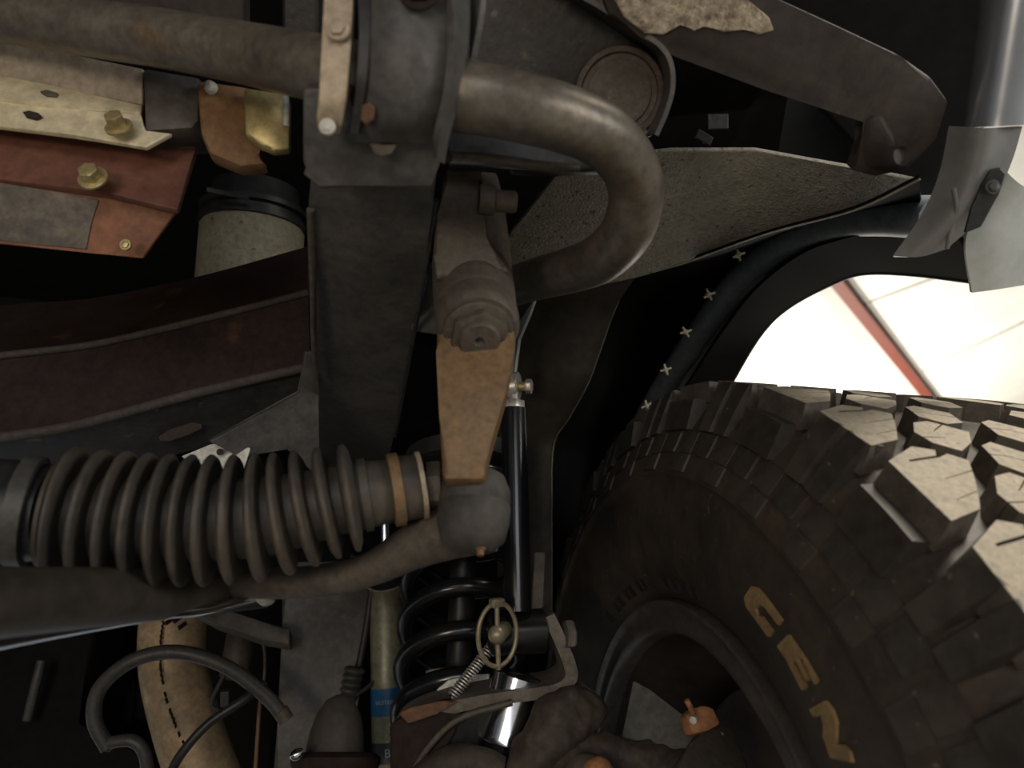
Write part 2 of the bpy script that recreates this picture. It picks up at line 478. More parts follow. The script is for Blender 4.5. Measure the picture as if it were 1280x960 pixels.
q = Quaternion(NW, math.radians(9)) @ VW
SPIN_NEG = q.dot(WW) < 0
def notch(p0, p1, t, depth, w):
    """thin slit into an outline edge p0->p1 at fraction t towards (da, dx)."""
    a = p0[0]+(p1[0]-p0[0])*t; x = p0[1]+(p1[1]-p0[1])*t
    ea = (p1[0]-p0[0]); ex = (p1[1]-p0[1])
    L = math.hypot(ea*0.0073, ex)
    da, dx = ea/L*w/2, ex/L*w/2
    return [(a-da, x-dx), (a-da*0.7+depth[0], x-dx*0.7+depth[1]), (a+da*0.7+depth[0], x+dx*0.7+depth[1]), (a+da, x+dx)]
# shoulder block, measured from the photograph (angle in degrees, axial in metres)
sp = [(0.0, 0.000), (-2.5, 0.029), (-2.1, 0.043)]
sp += [(-1.2, 0.038), (-0.3, 0.014), (-0.05, 0.0145), (-0.95, 0.039), (-1.6, 0.048), (-0.7, 0.057)]
e0, e1 = (-0.7, 0.057), (2.0, 0.044)
sp += notch(e0, e1, 0.55, (1.3, -0.026), 0.0011) + [(2.0, 0.044)] + notch((2.0, 0.044), (5.4, 0.026), 0.42, (1.1, -0.020), 0.0011) + [(5.4, 0.026), (6.7, 0.001)]
shoulder = wpoly_mesh('tread_block', [(a+26.8, x) for a, x in sp], 0.402, 0.420, tread_rubber, tyre)
pp = [(19.2, 0.061), (18.6, 0.075)] + notch((18.6, 0.075), (20.7, 0.093), 0.35, (1.6, -0.016), 0.001) + [(20.7, 0.093), (22.9, 0.080)] + [(24.6, 0.062), (23.4, 0.049)] + notch((23.4, 0.049), (21.4, 0.048), 0.5, (-0.2, 0.018), 0.001) + [(21.4, 0.048)]
mid = wpoly_mesh('tread_block', pp, 0.402, 0.420, tread_rubber, tyre)
cc = [(23.4, 0.084), (22.6, 0.096), (24.6, 0.112)] + notch((24.6, 0.112), (27.4, 0.104), 0.5, (-0.6, -0.014), 0.001) + [(27.4, 0.104), (28.0, 0.088), (26.4, 0.076)] + notch((26.4, 0.076), (23.4, 0.084), 0.5, (0.3, 0.015), 0.001)
cen = wpoly_mesh('tread_block', cc, 0.402, 0.420, tread_rubber, tyre)
def mir(p, sh): return [(a+sh, TW-x) for a, x in p][::-1]
mid2 = wpoly_mesh('tread_block', mir(pp, 3.0), 0.402, 0.420, tread_rubber, tyre)
cen2 = wpoly_mesh('tread_block', [(a+3.5, x+0.038) for a, x in cc], 0.402, 0.420, tread_rubber, tyre)
shoulder2 = wpoly_mesh('tread_block', mir([(a+26.8, x) for a, x in sp], 1.5), 0.402, 0.420, tread_rubber, tyre)
for proto in (shoulder, mid, cen, cen2, mid2, shoulder2):
    for k in range(1, 40):
        spin(proto, k, 9, tyre)
# raised pads on the inner sidewall
def side_pad(a0, a1, r0, r1, h, skew=0.0, name='side_block'):
    bm = NB()
    nu, nv = 5, 4
    T, B = [], []
    for i in range(nu):
        rt, rb = [], []
        for j in range(nv):
            r = r0+(r1-r0)*j/(nv-1)
            a = a0+(a1-a0)*i/(nu-1)+skew*j/(nv-1)
            edge = 0.0012 if (i in (0, nu-1) or j in (0, nv-1)) else 0
            rt.append(bm.verts.new(wp(a, r, side_a(r)-h+edge)))
            rb.append(bm.verts.new(wp(a, r, side_a(r)+0.002)))
        T.append(rt); B.append(rb)
    for i in range(nu-1):
        for j in range(nv-1):
            bm.faces.new((T[i][j], T[i+1][j], T[i+1][j+1], T[i][j+1]))
    for i in range(nu-1):
        for j in (0, nv-1):
            bm.faces.new((T[i][j], T[i+1][j], B[i+1][j], B[i][j]))
    for j in range(nv-1):
        for i in (0, nu-1):
            bm.faces.new((T[i][j], T[i][j+1], B[i][j+1], B[i][j]))
    return mk(name, bm, block_rubber, tyre, origin=CW.copy(), smooth=40)
def pad(a0, a1, prof, back=0.006, inset=0.3, name='side_block', mat=None):
    """raised rubber pad on the sidewall: prof is (radius, axial) from top to foot."""
    bm = NB()
    nu = 5
    T, B = [], []
    for i in range(nu):
        a = a0+(a1-a0)*i/(nu-1)
        T.append([bm.verts.new(wp(a+(inset if i == 0 else -inset if i == nu-1 else 0), r, x)) for r, x in prof])
        B.append([bm.verts.new(wp(a, r, x+back)) for r, x in prof])
    m = len(prof)
    for i in range(nu-1):
        for j in range(m-1):
            bm.faces.new((T[i][j], T[i+1][j], T[i+1][j+1], T[i][j+1]))
        for j in (0, m-1):
            bm.faces.new((T[i][j], T[i+1][j], B[i+1][j], B[i][j]))
    for j in range(m-1):
        for i in (0, nu-1):
            bm.faces.new((T[i][j], T[i][j+1], B[i][j+1], B[i][j]))
    return mk(name, bm, mat or block_rubber, tyre, origin=CW.copy(), smooth=30)
ledge = pad(26.6, 33.6, [(0.4045, -0.0120), (0.3950, -0.0140), (0.3790, -0.0175)], 0.016)
flush1 = pad(35.9, 39.0, [(0.4194, 0.0004), (0.4100, -0.0042), (0.3950, -0.0105), (0.3790, -0.0165)], 0.010)
flush2 = pad(39.4, 42.4, [(0.4194, 0.0004), (0.4100, -0.0042), (0.3950, -0.0105), (0.3790, -0.0165)], 0.010)
row2 = pad(27.3, 31.6, [(0.3775, -0.0152), (0.3680, -0.0190), (0.3600, -0.0228)], 0.006)
row2b = pad(31.9, 36.1, [(0.3775, -0.0142), (0.3680, -0.0179), (0.3600, -0.0218)], 0.006)
row3 = pad(32.2, 36.4, [(0.3590, -0.0232), (0.3520, -0.0262), (0.3450, -0.0288)], 0.006)
for k in range(2, 40, 2):
    spin(ledge, k, 9, tyre)
    spin(flush1, k, 9, tyre)
    spin(flush2, k, 9, tyre)
for k in range(1, 40):
    spin(row2, k, 9, tyre)
    spin(row2b, k, 9, tyre)
    spin(row3, k, 9, tyre)
# raised yellowed letters: outlines on the sidewall
sidep = Plane(CW+NW*(-0.0275), NW)
def on_side(X, Y):
    p = sidep.hit(900+X*0.271, 700+Y*0.271)
    d = p-CW
    return math.degrees(math.atan2(d.dot(WW), d.dot(VW))), (d-NW*d.dot(NW)).length
def letter(polyl):
    bm = NB()
    q = [on_side(*xy) for xy in polyl]
    top = [bm.verts.new(wp(a, r, side_a(r)-0.0022)) for a, r in q]
    bot = [bm.verts.new(wp(a, r, side_a(r)+0.001)) for a, r in q]
    f = bm.faces.new(top)
    n = len(q)
    for k in range(n):
        bm.faces.new((top[k], bot[k], bot[(k+1) % n], top[(k+1) % n]))
    bmesh.ops.triangulate(bm, faces=[f])
    return mk('raised_letter', bm, letter_paint, tyre, 'worn yellowed raised letter')
letter([(150, 120), (108, 170), (112, 215), (215, 355), (238, 330), (190, 262), (165, 250), (160, 225), (185, 205), (210, 220), (272, 300), (288, 278), (215, 175), (175, 128)])
letter([(320, 345), (258, 398), (300, 460), (372, 602), (395, 585), (330, 475), (345, 455), (400, 560), (415, 545), (365, 455), (385, 450), (440, 572), (452, 555), (400, 465)])
letter([(490, 648), (405, 690), (425, 725), (465, 715), (475, 760), (468, 815), (500, 912), (615, 935), (600, 880), (570, 850), (530, 850), (535, 820), (542, 750), (520, 690)])
# small moulded marks beside the rim, too worn to read
for a in (-46, -40.5, -37.6, -33, -30.2, -25.5, -22.8, -12, -8, -4, 0):
    bm = NB()
    w_ = random.uniform(0.9, 1.3)
    q = [(a-w_, 0.2440), (a-w_, 0.2530), (a-w_*0.2, 0.2530), (a-w_*0.1, 0.2500), (a+w_*0.2, 0.2530), (a+w_, 0.2530), (a+w_*0.7, 0.2485), (a+w_, 0.2440)]
    top = [bm.verts.new(wp(x, r, side_a(r)-0.0012)) for x, r in q]
    bot = [bm.verts.new(wp(x, r, side_a(r)+0.001)) for x, r in q]
    bm.faces.new(top)
    for k in range(len(q)):
        bm.faces.new((top[k], bot[k], bot[(k+1) % len(q)], top[(k+1) % len(q)]))
    mk('moulded_mark', bm, moulded_rubber, tyre)
# rim
bm = NB()
wlathe(bm, [(0.006, 0.2335), (-0.003, 0.2345), (-0.0080, 0.2325), (-0.0085, 0.2295), (-0.0050, 0.2260), (-0.0035, 0.2190), (-0.0050, 0.2130), (-0.0040, 0.2085), (0.0020, 0.2050), (0.012, 0.2035), (0.012, 0.2080), (0.004, 0.2200)], 120, True)
rim = mk('rim', bm, rim_paint, wheel, smooth=50)
bm = NB()
wlathe(bm, [(0.012, 0.2035), (0.034, 0.2025), (0.055, 0.2005), (0.075, 0.194), (0.105, 0.185), (0.15, 0.183), (0.20, 0.183), (0.20, 0.188), (0.10, 0.192), (0.05, 0.208), (0.012, 0.212)], 100, True)
mk('rim_barrel', bm, barrel_shade, wheel, 'inner barrel of the rim with its deep shade painted dark brown', smooth=50)
bm = NB()
wlathe(bm, [(0.185, 0.184), (0.178, 0.13), (0.165, 0.07), (0.16, 0.0005), (0.168, 0.0005), (0.175, 0.07), (0.19, 0.13), (0.20, 0.184)], 80)
mk('wheel_disc', bm, rim_paint, wheel, smooth=40)
# brake
disc = thing('brake_disc', 'dark brown round brake disc inside the wheel rim', 'brake disc', CW+NW*0.10)
bm = NB()
wlathe(bm, [(0.088, 0.05), (0.088, 0.158), (0.090, 0.160), (0.108, 0.160), (0.110, 0.158), (0.110, 0.05)], 80, True)
mk('rotor', bm, disc_iron, disc, smooth=35)
bm = NB()
wlathe(bm, [(0.158, 0.0005), (0.158, 0.06), (0.108, 0.075), (0.085, 0.07), (0.080, 0.0005)], 60)
mk('hat', bm, disc_iron, disc, smooth=35)

def wheel_plane(a): return Plane(CW+NW*a, NW)
kn = thing('dust_shield', 'plain grey sheet steel shield standing in front of the brake disc', 'shield', W(840, 930, 0.55))
bm = NB(); plate(bm, P3((790, 855, 0.60), (775, 930, 0.575), (905, 905, 0.55)), [(791, 850), (812, 862), (858, 900), (905, 915), (900, 945), (856, 975), (840, 955), (835, 935), (775, 930)], 0.003)
mk('shield_plate', bm, shield_steel, kn)
cal = thing('brake_caliper', 'brown brake caliper with an orange rusty hose fitting, inside the rim', 'caliper', W(900, 960, 0.54))
bm = NB(); plate(bm, P3((850, 960, 0.50), (950, 960, 0.53), (900, 900, 0.56)), [(838, 965), (862, 930), (873, 912), (902, 906), (918, 908), (936, 955), (942, 985), (838, 990)], 0.04, 0.004)
mk('caliper_body', bm, cast_steel, cal, smooth=40)
bm = NB(); plate(bm, P3((860, 915, 0.525), (903, 905, 0.535), (880, 880, 0.54)), [(858, 895), (864, 885), (880, 881), (892, 884), (902, 905), (885, 914), (866, 918)], 0.014, 0.0025)
hf = mk('hose_fitting', bm, orange_rust, cal, 'orange rusty hose fitting', smooth=40)
bm = NB(); ptube(bm, [(866, 892, 0.53), (862, 882, 0.525), (858, 875, 0.525)], 0.0022, 10, 10)
mk('bleed_nipple', bm, orange_rust, hf, smooth=40)
bm = NB(); lathe(bm, W(868, 899, 0.527), cvec(-0.6, -0.2, -1), [(0, 0.0028), (0.004, 0.0028), (0.0045, 0.002)], 12)
mk('bolt', bm, pale_metal, hf, 'pale bolt end', smooth=40)

# ================================================================== WHEEL ARCH
KN = NW
def klat(px, py, k):
    r = ray(px, py)
    return k/r.dot(KN)
def rail(pts, k):
    ks = k if isinstance(k, (list, tuple)) else [k]*len(pts)
    return [(x, y, klat(x, y, kk)) for (x, y), kk in zip(pts, ks)]
lip = [(840, 610), (880, 540), (912, 484), (950, 420), (985, 385), (1040, 355), (1080, 342), (1140, 343), (1215, 352), (1240, 356)]
roll_lo = [(800, 570), (825, 530), (862, 478), (900, 420), (945, 362), (1000, 319), (1050, 300), (1100, 290), (1150, 289), (1190, 289)]
roll_c = [(775, 560), (806, 520), (845, 460), (885, 402), (930, 345), (985, 302), (1040, 280), (1095, 271), (1140, 271), (1172, 272)]
flare = thing('fender_flare', 'black rubbery fender flare with a rolled edge arching over the tyre', 'fender flare', W(1000, 330, 0.75))
bm = NB(); sheet(bm, [rail(lip, 0.507), rail(roll_lo, 0.43)], 60, 6, 0.004)
mk('flare_skirt', bm, liner_black, flare, smooth=60)
bm = NB(); ptube(bm, [(*p, ) for p in rail(roll_c, 0.435)], 0.0170, 70, 18)
mk('rolled_edge', bm, flare_sheen, flare, 'black rolled edge with its bluish sheen in the colour', smooth=60)
bm = NB(); ptube(bm, [(*p, ) for p in rail(lip, 0.509)], 0.0022, 70, 8)
mk('edge_strip', bm, hose, flare, smooth=60)
bm = NB()
o_lip = [(x, y-4) for x, y in lip]
edge = [klat(x, y, 0.512) for x, y in lip]
A_ = [W(x, y, d) for (x, y), d in zip(lip, edge)]
outer_pts = catmull([tuple(p) for p in A_], 40)
V1 = [bm.verts.new(Vector(p)) for p in outer_pts]
V2 = [bm.verts.new(Vector((p[0]+0.01, p[1]+0.02, max(p[2], CAM_Z)+0.50))) for p in outer_pts]
for a, b, c, d in zip(V1, V1[1:], V2[1:], V2):
    bm.faces.new((a, b, c, d))
fend = mk('front_fender', bm, silver_paint)
tag(fend, 'painted outer fender panel rising above the black arch flare', 'fender')

E_top = [(1150, 224), (1070, 262), (960, 292), (850, 330), (795, 345)]
E_low = [(770, 385), (750, 440), (735, 480), (712, 522), (692, 558), (690, 640), (690, 700), (690, 775)]
eline = E_top + E_low
ek = [0.33, 0.325, 0.315, 0.30, 0.29] + [0.282, 0.275, 0.27, 0.265, 0.26, 0.26, 0.26, 0.26]
liner = thing('wheel_arch_liner', 'black plastic wheel arch liner with five starry clips beside the rolled flare edge', 'arch liner', W(850, 430, 0.85))
roll_in = [(1150, 262), (1060, 268), (985, 292), (925, 335), (885, 385)]
roll_in2 = [(850, 440), (830, 480), (805, 525), (790, 560), (785, 600), (785, 650), (790, 720), (795, 780)]
bm = NB(); sheet(bm, [rail(eline, [k+0.012 for k in ek]), rail([((a[0]+b[0])/2, (a[1]+b[1])/2) for a, b in zip(eline, roll_in+roll_in2)], [(k+0.44)/2+0.02 for k in ek]), rail(roll_in+roll_in2, [0.435]*9+[0.44]*4)], 50, 10, 0.003)
mk('liner_sheet', bm, liner_black, liner, smooth=60)
def clip(px, py, k):
    p = W(px, py, klat(px, py, k)-0.012)
    bm = NB()
    nrm = TOCAM
    lathe(bm, p, nrm, [(-0.004, 0.0032), (0.001, 0.0032), (0.0025, 0.0020)], 12)
    for j in range(4):
        a = j*PI/2+random.uniform(0.2, 0.6)
        dvec = (RIGHT*math.cos(a)+UP*math.sin(a))
        box(bm, p+dvec*0.0042+nrm*0.001, dvec, nrm.cross(dvec), nrm, 0.0055, 0.0024, 0.0018, 0.0005)
    return mk('clip', bm, M_clip, liner)
M_clip = M('clip_metal', (0.50, 0.46, 0.36), (0.36, 0.33, 0.25), 200, (0.4, 0.55), 0.3, 0.05, mott=0.08)
for x, y, k in ((923, 318, 0.385), (886, 368, 0.38), (857, 415, 0.375), (832, 462, 0.37), (808, 507, 0.365)):
    clip(x, y, k)
# bright cut edge along the inner fender
inner = thing('inner_fender', 'dark brown inner fender panel with a thin raw edge behind the sway bar link', 'inner fender', W(700, 560, 0.95))
left_rail = [(640, 360), (636, 400), (632, 440), (628, 480), (624, 530), (622, 600), (622, 680), (620, 760), (620, 790)]
right_rail = [(795, 345), (770, 385), (750, 440), (735, 480), (712, 522), (692, 558), (690, 640), (690, 700), (690, 775)]
rr = rail(right_rail, [0.29, 0.282, 0.275, 0.27, 0.265, 0.26, 0.26, 0.26, 0.26])
lr = [(x, y, d+0.05) for (x, y), (_, _, d) in zip(left_rail, rr)]
midr = [((a[0]*0.4+b[0]*0.6), (a[1]*0.4+b[1]*0.6), (a[2]*0.4+b[2]*0.6)-0.012) for a, b in zip(lr, rr)]
bm = NB(); sheet(bm, [rr, midr, lr], 40, 10, 0.002)
mk('panel_sheet', bm, panel_dark, inner, smooth=60)
raw_edge = M('raw_edge', (0.30, 0.27, 0.20), (0.16, 0.14, 0.10), 60, (0.5, 0.7), 0.1, 0)
bm = NB(); ptube(bm, [(x, y, d-0.0005) for x, y, d in rail(eline, ek)], 0.0006, 80, 6)
mk('sheet_edge', bm, raw_edge, inner, 'thin pale raw sheet edge')
bm = NB(); plate(bm, P3((665, 700, 0.80), (681, 700, 0.80), (672, 770, 0.77)), [(668, 690), (682, 690), (679, 762), (664, 762)], 0.004)
mk('pale_tab', bm, grey_patch, inner, 'pale dusty strip at the foot of the panel')
# pale sliver seen between pitman arm and inner fender
bm = NB(); plate(bm, P3((640, 470, 0.76), (665, 380, 0.74), (650, 420, 0.76)), [(641, 478), (630, 490), (636, 450), (648, 404), (669, 371), (661, 394), (648, 424)], 0.003, 0.0005)
tag(mk('fender_brace', bm, pale_panel), 'slim pale brace glimpsed between the pitman arm and the dark inner fender', 'brace')

# undercoated shelf of the inner fender
shelf_plane = PH(850, 330, 0.70)
bm = NB(); plate(bm, shelf_plane, [(596, 362), (640, 290), (700, 214), (760, 196), (840, 189), (945, 188), (1075, 212), (1150, 226), (1070, 263), (960, 294), (850, 332), (795, 347), (700, 368)], 0.004)
shelf = mk('fender_shelf', bm, undercoat)
tag(shelf, 'underside of the inner fender in pebbly grey undercoat, behind the bend of the sway bar', 'fender shelf')

# ================================================================== UPPER RIGHT: frame horn, bush, bumper
horn = thing('front_body_brace', 'broad dark brown brace with a scabby pale mud patch, running to the arch from above', 'body brace', W(980, 120, 0.46))
hp = P3((800, 20, 0.44), (1130, 90, 0.46), (1090, 215, 0.50))
bm = NB(); plate(bm, hp, [(735, -60), (860, -60), (965, -4), (1050, 35), (1128, 72), (1165, 98), (1187, 128), (1172, 175), (1135, 213), (1095, 222), (1062, 212), (1082, 180), (1085, 148), (955, 112), (842, 70), (800, 46), (760, 20)], 0.012, 0.003)
mk('brace_plate', bm, beam_steel, horn, smooth=40)
bm = NB()
mp = Plane(hp.p-hp.n*(0.0022 if hp.n.dot(FWD) > 0 else -0.0022), hp.n)
plate(bm, mp, [(745, -40), (850, -50), (935, 0), (962, 22), (968, 38), (948, 44), (930, 34), (905, 41), (880, 30), (868, 40), (850, 28), (830, 44), (805, 42), (780, 22)], 0.003, 0.0012)
mk('mud_patch', bm, mud, horn, 'scabby pale dried mud')
bm = NB(); plate(bm, P3((1085, 148, 0.475), (1140, 215, 0.49), (1062, 205, 0.50)), [(1082, 150), (1100, 145), (1120, 180), (1110, 215), (1062, 212)], 0.03, 0.004)
mk('brace_foot', bm, beam_steel, horn, smooth=40)
bm = NB(); lathe(bm, W(1121, 196, 0.474), cvec(0.25, 0.1, -1), [(-0.006, 0.0075), (0.003, 0.0075), (0.0045, 0.0066), (0.003, 0.0058), (0.0015, 0.0050), (0.0015, 0.0004)], 28)
mk('rolled_hole', bm, beam_steel, horn, smooth=50)
bush_b = thing('body_mount_bracket', 'dark plate bracket with a curved flange around a round bush, above the sway bar bend', 'bracket', W(760, 60, 0.50))
bp_ = P3((600, 0, 0.50), (830, 80, 0.50), (700, 200, 0.53))
bm = NB(); plate(bm, bp_, [(568, -60), (700, -60), (790, 40), (832, 70), (838, 100), (832, 140), (815, 170), (700, 205), (560, 205)], 0.004)
mk('back_plate', bm, black_steel, bush_b)
bm = NB(); sheet(bm, [[(640, -60, 0.455), (690, -20, 0.455), (740, 6, 0.452), (790, 38, 0.448), (822, 58, 0.447), (836, 80, 0.447), (838, 110, 0.45), (830, 140, 0.455), (818, 168, 0.46)],
                     [(620, -60, 0.50), (675, -20, 0.50), (725, 10, 0.50), (785, 50, 0.50), (812, 70, 0.50), (822, 90, 0.50), (824, 112, 0.50), (818, 138, 0.50), (806, 162, 0.50)]], 50, 4, 0.003)
mk('curved_flange', bm, chassis_steel, bush_b, smooth=60)
bm = NB(); lathe(bm, W(774, 118, 0.492), cvec(-0.15, 0.25, -1), [(-0.01, 0.032), (0.002, 0.032), (0.006, 0.030), (0.007, 0.0265), (0.004, 0.0255), (0.004, 0.022), (0.006, 0.0215), (0.0065, 0.01), (0.0065, 0.0004)], 36)
mk('rubber_bush', bm, bush_brown, bush_b, 'round rubber bush', smooth=40)
# debris in the dark gap
deb = thing('loom_clip', 'small dark grey folded clip lying in the black gap behind the bush', 'clip', W(890, 160, 0.62))
bm = NB(); box(bm, W(897, 152, 0.62), cvec(1, -0.1, 0.2), cvec(0.1, 1, 0.3), cvec(0, -0.3, 1), 0.020, 0.013, 0.004)
box(bm, W(880, 172, 0.62), cvec(1, 0.5, 0.2), cvec(-0.4, 1, 0.3), cvec(0, -0.3, 1), 0.016, 0.008, 0.003)
mk('clip_body', bm, black_steel, deb)
# bumper end
tubeb = thing('bumper_end_tube', 'smooth silver blue bumper end tube with a rolled lip, top corner by the arch', 'bumper', W(1252, 60, 0.46))
bm = NB()
a, b = W(1290, -120, 0.44), W(1246, 158, 0.48)
tube(bm, [a, a.lerp(b, 0.5), a.lerp(b, 0.93), b, b-(b-a).normalized()*0.001], [0.022, 0.0205, 0.0195, 0.0200, 0.0160], 32)
mk('tube_body', bm, silver_paint, tubeb, smooth=40)
strap = thing('bumper_corner_guard', 'grey plastic guard with a torn pointed tip hanging below the bumper tube', 'guard', W(1190, 300, 0.49))
bm = NB(); sheet(bm, [[(1186, 158, 0.485), (1174, 216, 0.495), (1152, 268, 0.505), (1116, 320, 0.515)],
                     [(1232, 160, 0.462), (1222, 216, 0.472), (1196, 272, 0.485), (1150, 321, 0.505)],
                     [(1278, 158, 0.475), (1264, 204, 0.485), (1236, 262, 0.495), (1184, 311, 0.512)]], 24, 12, 0.003)
mk('guard_sheet', bm, grey_plastic, strap, smooth=60)
bm = NB(); ptube(bm, [(1192, 235, 0.476), (1196, 262, 0.484), (1188, 290, 0.492), (1184, 310, 0.50)], 0.0016, 16, 8)
mk('raised_seam', bm, grey_plastic, strap, smooth=60)
bm = NB(); plate(bm, P3((1240, 212, 0.470), (1257, 215, 0.470), (1210, 290, 0.482)), [(1240, 211), (1251, 209), (1258, 216), (1250, 242), (1227, 284), (1206, 292), (1214, 262), (1228, 232)], 0.003)
mk('rubber_slot', bm, black_plastic, strap, 'black rubber strip')
bolt(strap, W(1241, 234, 0.468), TOCAM, 0.0035, 0.002, hose)
bm = NB(); sheet(bm, [[(1244, 200, 0.50), (1226, 250, 0.51), (1207, 302, 0.52), (1215, 366, 0.535)],
                     [(1275, 230, 0.50), (1268, 260, 0.51), (1256, 310, 0.52), (1246, 362, 0.535)],
                     [(1300, 240, 0.52), (1310, 265, 0.53), (1300, 310, 0.54), (1282, 356, 0.55)]], 20, 10, 0.003)
fl = tag(mk('fender_end_panel', bm, pale_panel, smooth=60), 'pale greenish white fender end panel beside the black rubber strip', 'fender panel')

# ================================================================== DARK CAR BODY ABOVE AND BEHIND
body = thing('car_underbody', 'black unlit underside of the car body seen through the gaps', 'car body', (0, 1.0, 0.9))  # near-black panels, put in to block light and keep the gaps dark
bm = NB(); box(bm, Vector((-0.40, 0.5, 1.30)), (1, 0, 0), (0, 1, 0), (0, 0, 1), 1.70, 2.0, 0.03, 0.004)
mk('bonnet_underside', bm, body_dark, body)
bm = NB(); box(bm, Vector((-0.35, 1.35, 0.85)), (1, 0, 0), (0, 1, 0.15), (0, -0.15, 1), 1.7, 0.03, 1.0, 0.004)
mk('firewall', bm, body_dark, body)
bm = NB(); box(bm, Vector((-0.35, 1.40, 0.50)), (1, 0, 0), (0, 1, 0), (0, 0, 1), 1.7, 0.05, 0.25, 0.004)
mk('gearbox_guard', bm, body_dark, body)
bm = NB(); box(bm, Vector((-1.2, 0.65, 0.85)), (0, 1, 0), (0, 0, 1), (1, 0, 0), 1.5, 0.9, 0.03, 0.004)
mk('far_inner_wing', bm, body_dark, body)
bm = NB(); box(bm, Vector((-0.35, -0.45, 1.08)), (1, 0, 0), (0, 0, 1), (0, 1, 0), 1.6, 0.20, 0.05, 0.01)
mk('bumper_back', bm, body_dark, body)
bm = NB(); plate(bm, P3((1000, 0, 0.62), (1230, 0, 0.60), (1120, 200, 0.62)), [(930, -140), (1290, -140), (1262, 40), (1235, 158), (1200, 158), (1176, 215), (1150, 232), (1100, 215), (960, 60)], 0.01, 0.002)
mk('corner_gap_dark', bm, body_dark, body)  # added dark sheet that closes a bright gap behind the bumper tube
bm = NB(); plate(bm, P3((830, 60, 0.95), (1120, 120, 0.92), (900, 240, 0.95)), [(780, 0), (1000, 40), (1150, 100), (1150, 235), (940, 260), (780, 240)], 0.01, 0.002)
mk('brace_gap_dark', bm, body_dark, body)  # added dark sheet, keeps the gap under the brace black
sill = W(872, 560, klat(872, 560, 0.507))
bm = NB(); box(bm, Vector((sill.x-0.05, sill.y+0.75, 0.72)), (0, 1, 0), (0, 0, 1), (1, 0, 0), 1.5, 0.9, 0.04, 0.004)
mk('body_side', bm, body_dark, body)  # unseen body side, added to shut out light from the rear right
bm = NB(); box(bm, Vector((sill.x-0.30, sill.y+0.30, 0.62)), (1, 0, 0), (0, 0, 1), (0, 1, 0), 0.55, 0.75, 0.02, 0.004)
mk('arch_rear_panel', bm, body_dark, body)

# ================================================================== FRAME RAIL, SWAY BAR, LEFT HAND HARDWARE
rail_t = thing('chassis_rail', 'broad dark grey chassis rail running straight back beside the pitman arm', 'chassis rail', W(460, 400, 0.60))
rp = PH(462, 240, 0.44)
bm = NB(); plate(bm, rp, [(388, 200), (548, 200), (541, 260), (530, 340), (512, 440), (492, 545), (484, 600), (432, 640), (400, 600), (392, 500), (388, 360), (386, 250)], 0.09, 0.006)
mk('rail_box', bm, chassis_steel, rail_t, smooth=40)
bm = NB(); ptube(bm, [(388, 262, 0.452), (391, 360, 0.52), (392, 420, 0.575), (396, 500, 0.66)], 0.0025, 20, 10)
mk('weld_seam', bm, cast_steel, rail_t, smooth=60)
bm = NB(); ptube(bm, [(545, 250, 0.45), (534, 330, 0.505), (514, 435, 0.59), (494, 545, 0.73)], 0.0018, 20, 10)
mk('rail_edge', bm, black_steel, rail_t, smooth=60)
drop = thing('sway_bar_bracket', 'big dark steel bracket clamping the sway bar under the chassis rail', 'bracket', W(480, 180, 0.37))
bm = NB(); sheet(bm, [[(455, -50, 0.350), (449, 40, 0.346), (446, 100, 0.350), (440, 150, 0.360), (432, 178, 0.372)],
                     [(500, -50, 0.345), (500, 40, 0.338), (500, 100, 0.342), (496, 150, 0.352), (490, 178, 0.368)],
                     [(560, -50, 0.352), (562, 40, 0.348), (560, 100, 0.352), (552, 150, 0.362), (546, 180, 0.374)]], 24, 10, 0.006)
mk('clamp_body', bm, chassis_steel, drop, smooth=50)
bm = NB(); sheet(bm, [[(560, -50, 0.345), (566, 10, 0.343), (568, 60, 0.343), (562, 120, 0.348), (550, 170, 0.358), (545, 200, 0.37)],
                     [(582, -50, 0.356), (586, 10, 0.355), (584, 60, 0.354), (576, 120, 0.358), (562, 170, 0.366), (556, 205, 0.376)]], 30, 4, 0.004)
mk('clamp_flange', bm, chassis_steel, drop, smooth=50)
bm = NB(); sheet(bm, [[(584, -50, 0.37), (588, 10, 0.37), (586, 76, 0.375)], [(604, -50, 0.36), (600, 10, 0.36), (588, 78, 0.37)]], 20, 4, 0.003)
mk('flange_lip', bm, shield_steel, drop, 'paler greenish lip', smooth=50)
bm = NB(); plate(bm, P3((380, 170, 0.375), (545, 170, 0.378), (460, 240, 0.392)), [(378, 110), (440, 108), (446, 168), (552, 170), (550, 205), (538, 236), (470, 232), (395, 238), (385, 215), (378, 205)], 0.02, 0.004)
mk('base_block', bm, chassis_steel, drop, smooth=40)
bm = NB(); plate(bm, P3((458, 175, 0.371), (500, 180, 0.371), (480, 195, 0.373)), [(458, 176), (466, 180), (480, 181), (497, 180), (490, 192), (478, 196), (468, 192)], 0.003, 0.0008)
mk('pale_spot', bm, grey_patch, drop, 'small pale spot')  # small pale patch on the block face
bm = NB(); plate(bm, P3((452, 125, 0.3465), (470, 150, 0.3495), (450, 150, 0.3505)), [(452, 132), (460, 128), (468, 135), (466, 150), (456, 156), (450, 150)], 0.003, 0.001)
mk('rust_spot', bm, rust_dull, drop, 'orange rust spot')
bm = NB(); sheet(bm, [[(446, -40, 0.346), (449, 40, 0.342), (446, 100, 0.345), (438, 165, 0.358)], [(462, -40, 0.346), (462, 40, 0.342), (458, 100, 0.345), (448, 168, 0.358)]], 20, 3, 0.005)
mk('strap_gap_dark', bm, black_steel, drop, smooth=50)  # black strip stands in for the shaded gap beside the strap
bolt(drop, W(524, -14, 0.338), TOCAM, 0.007, 0.004, brown_steel)

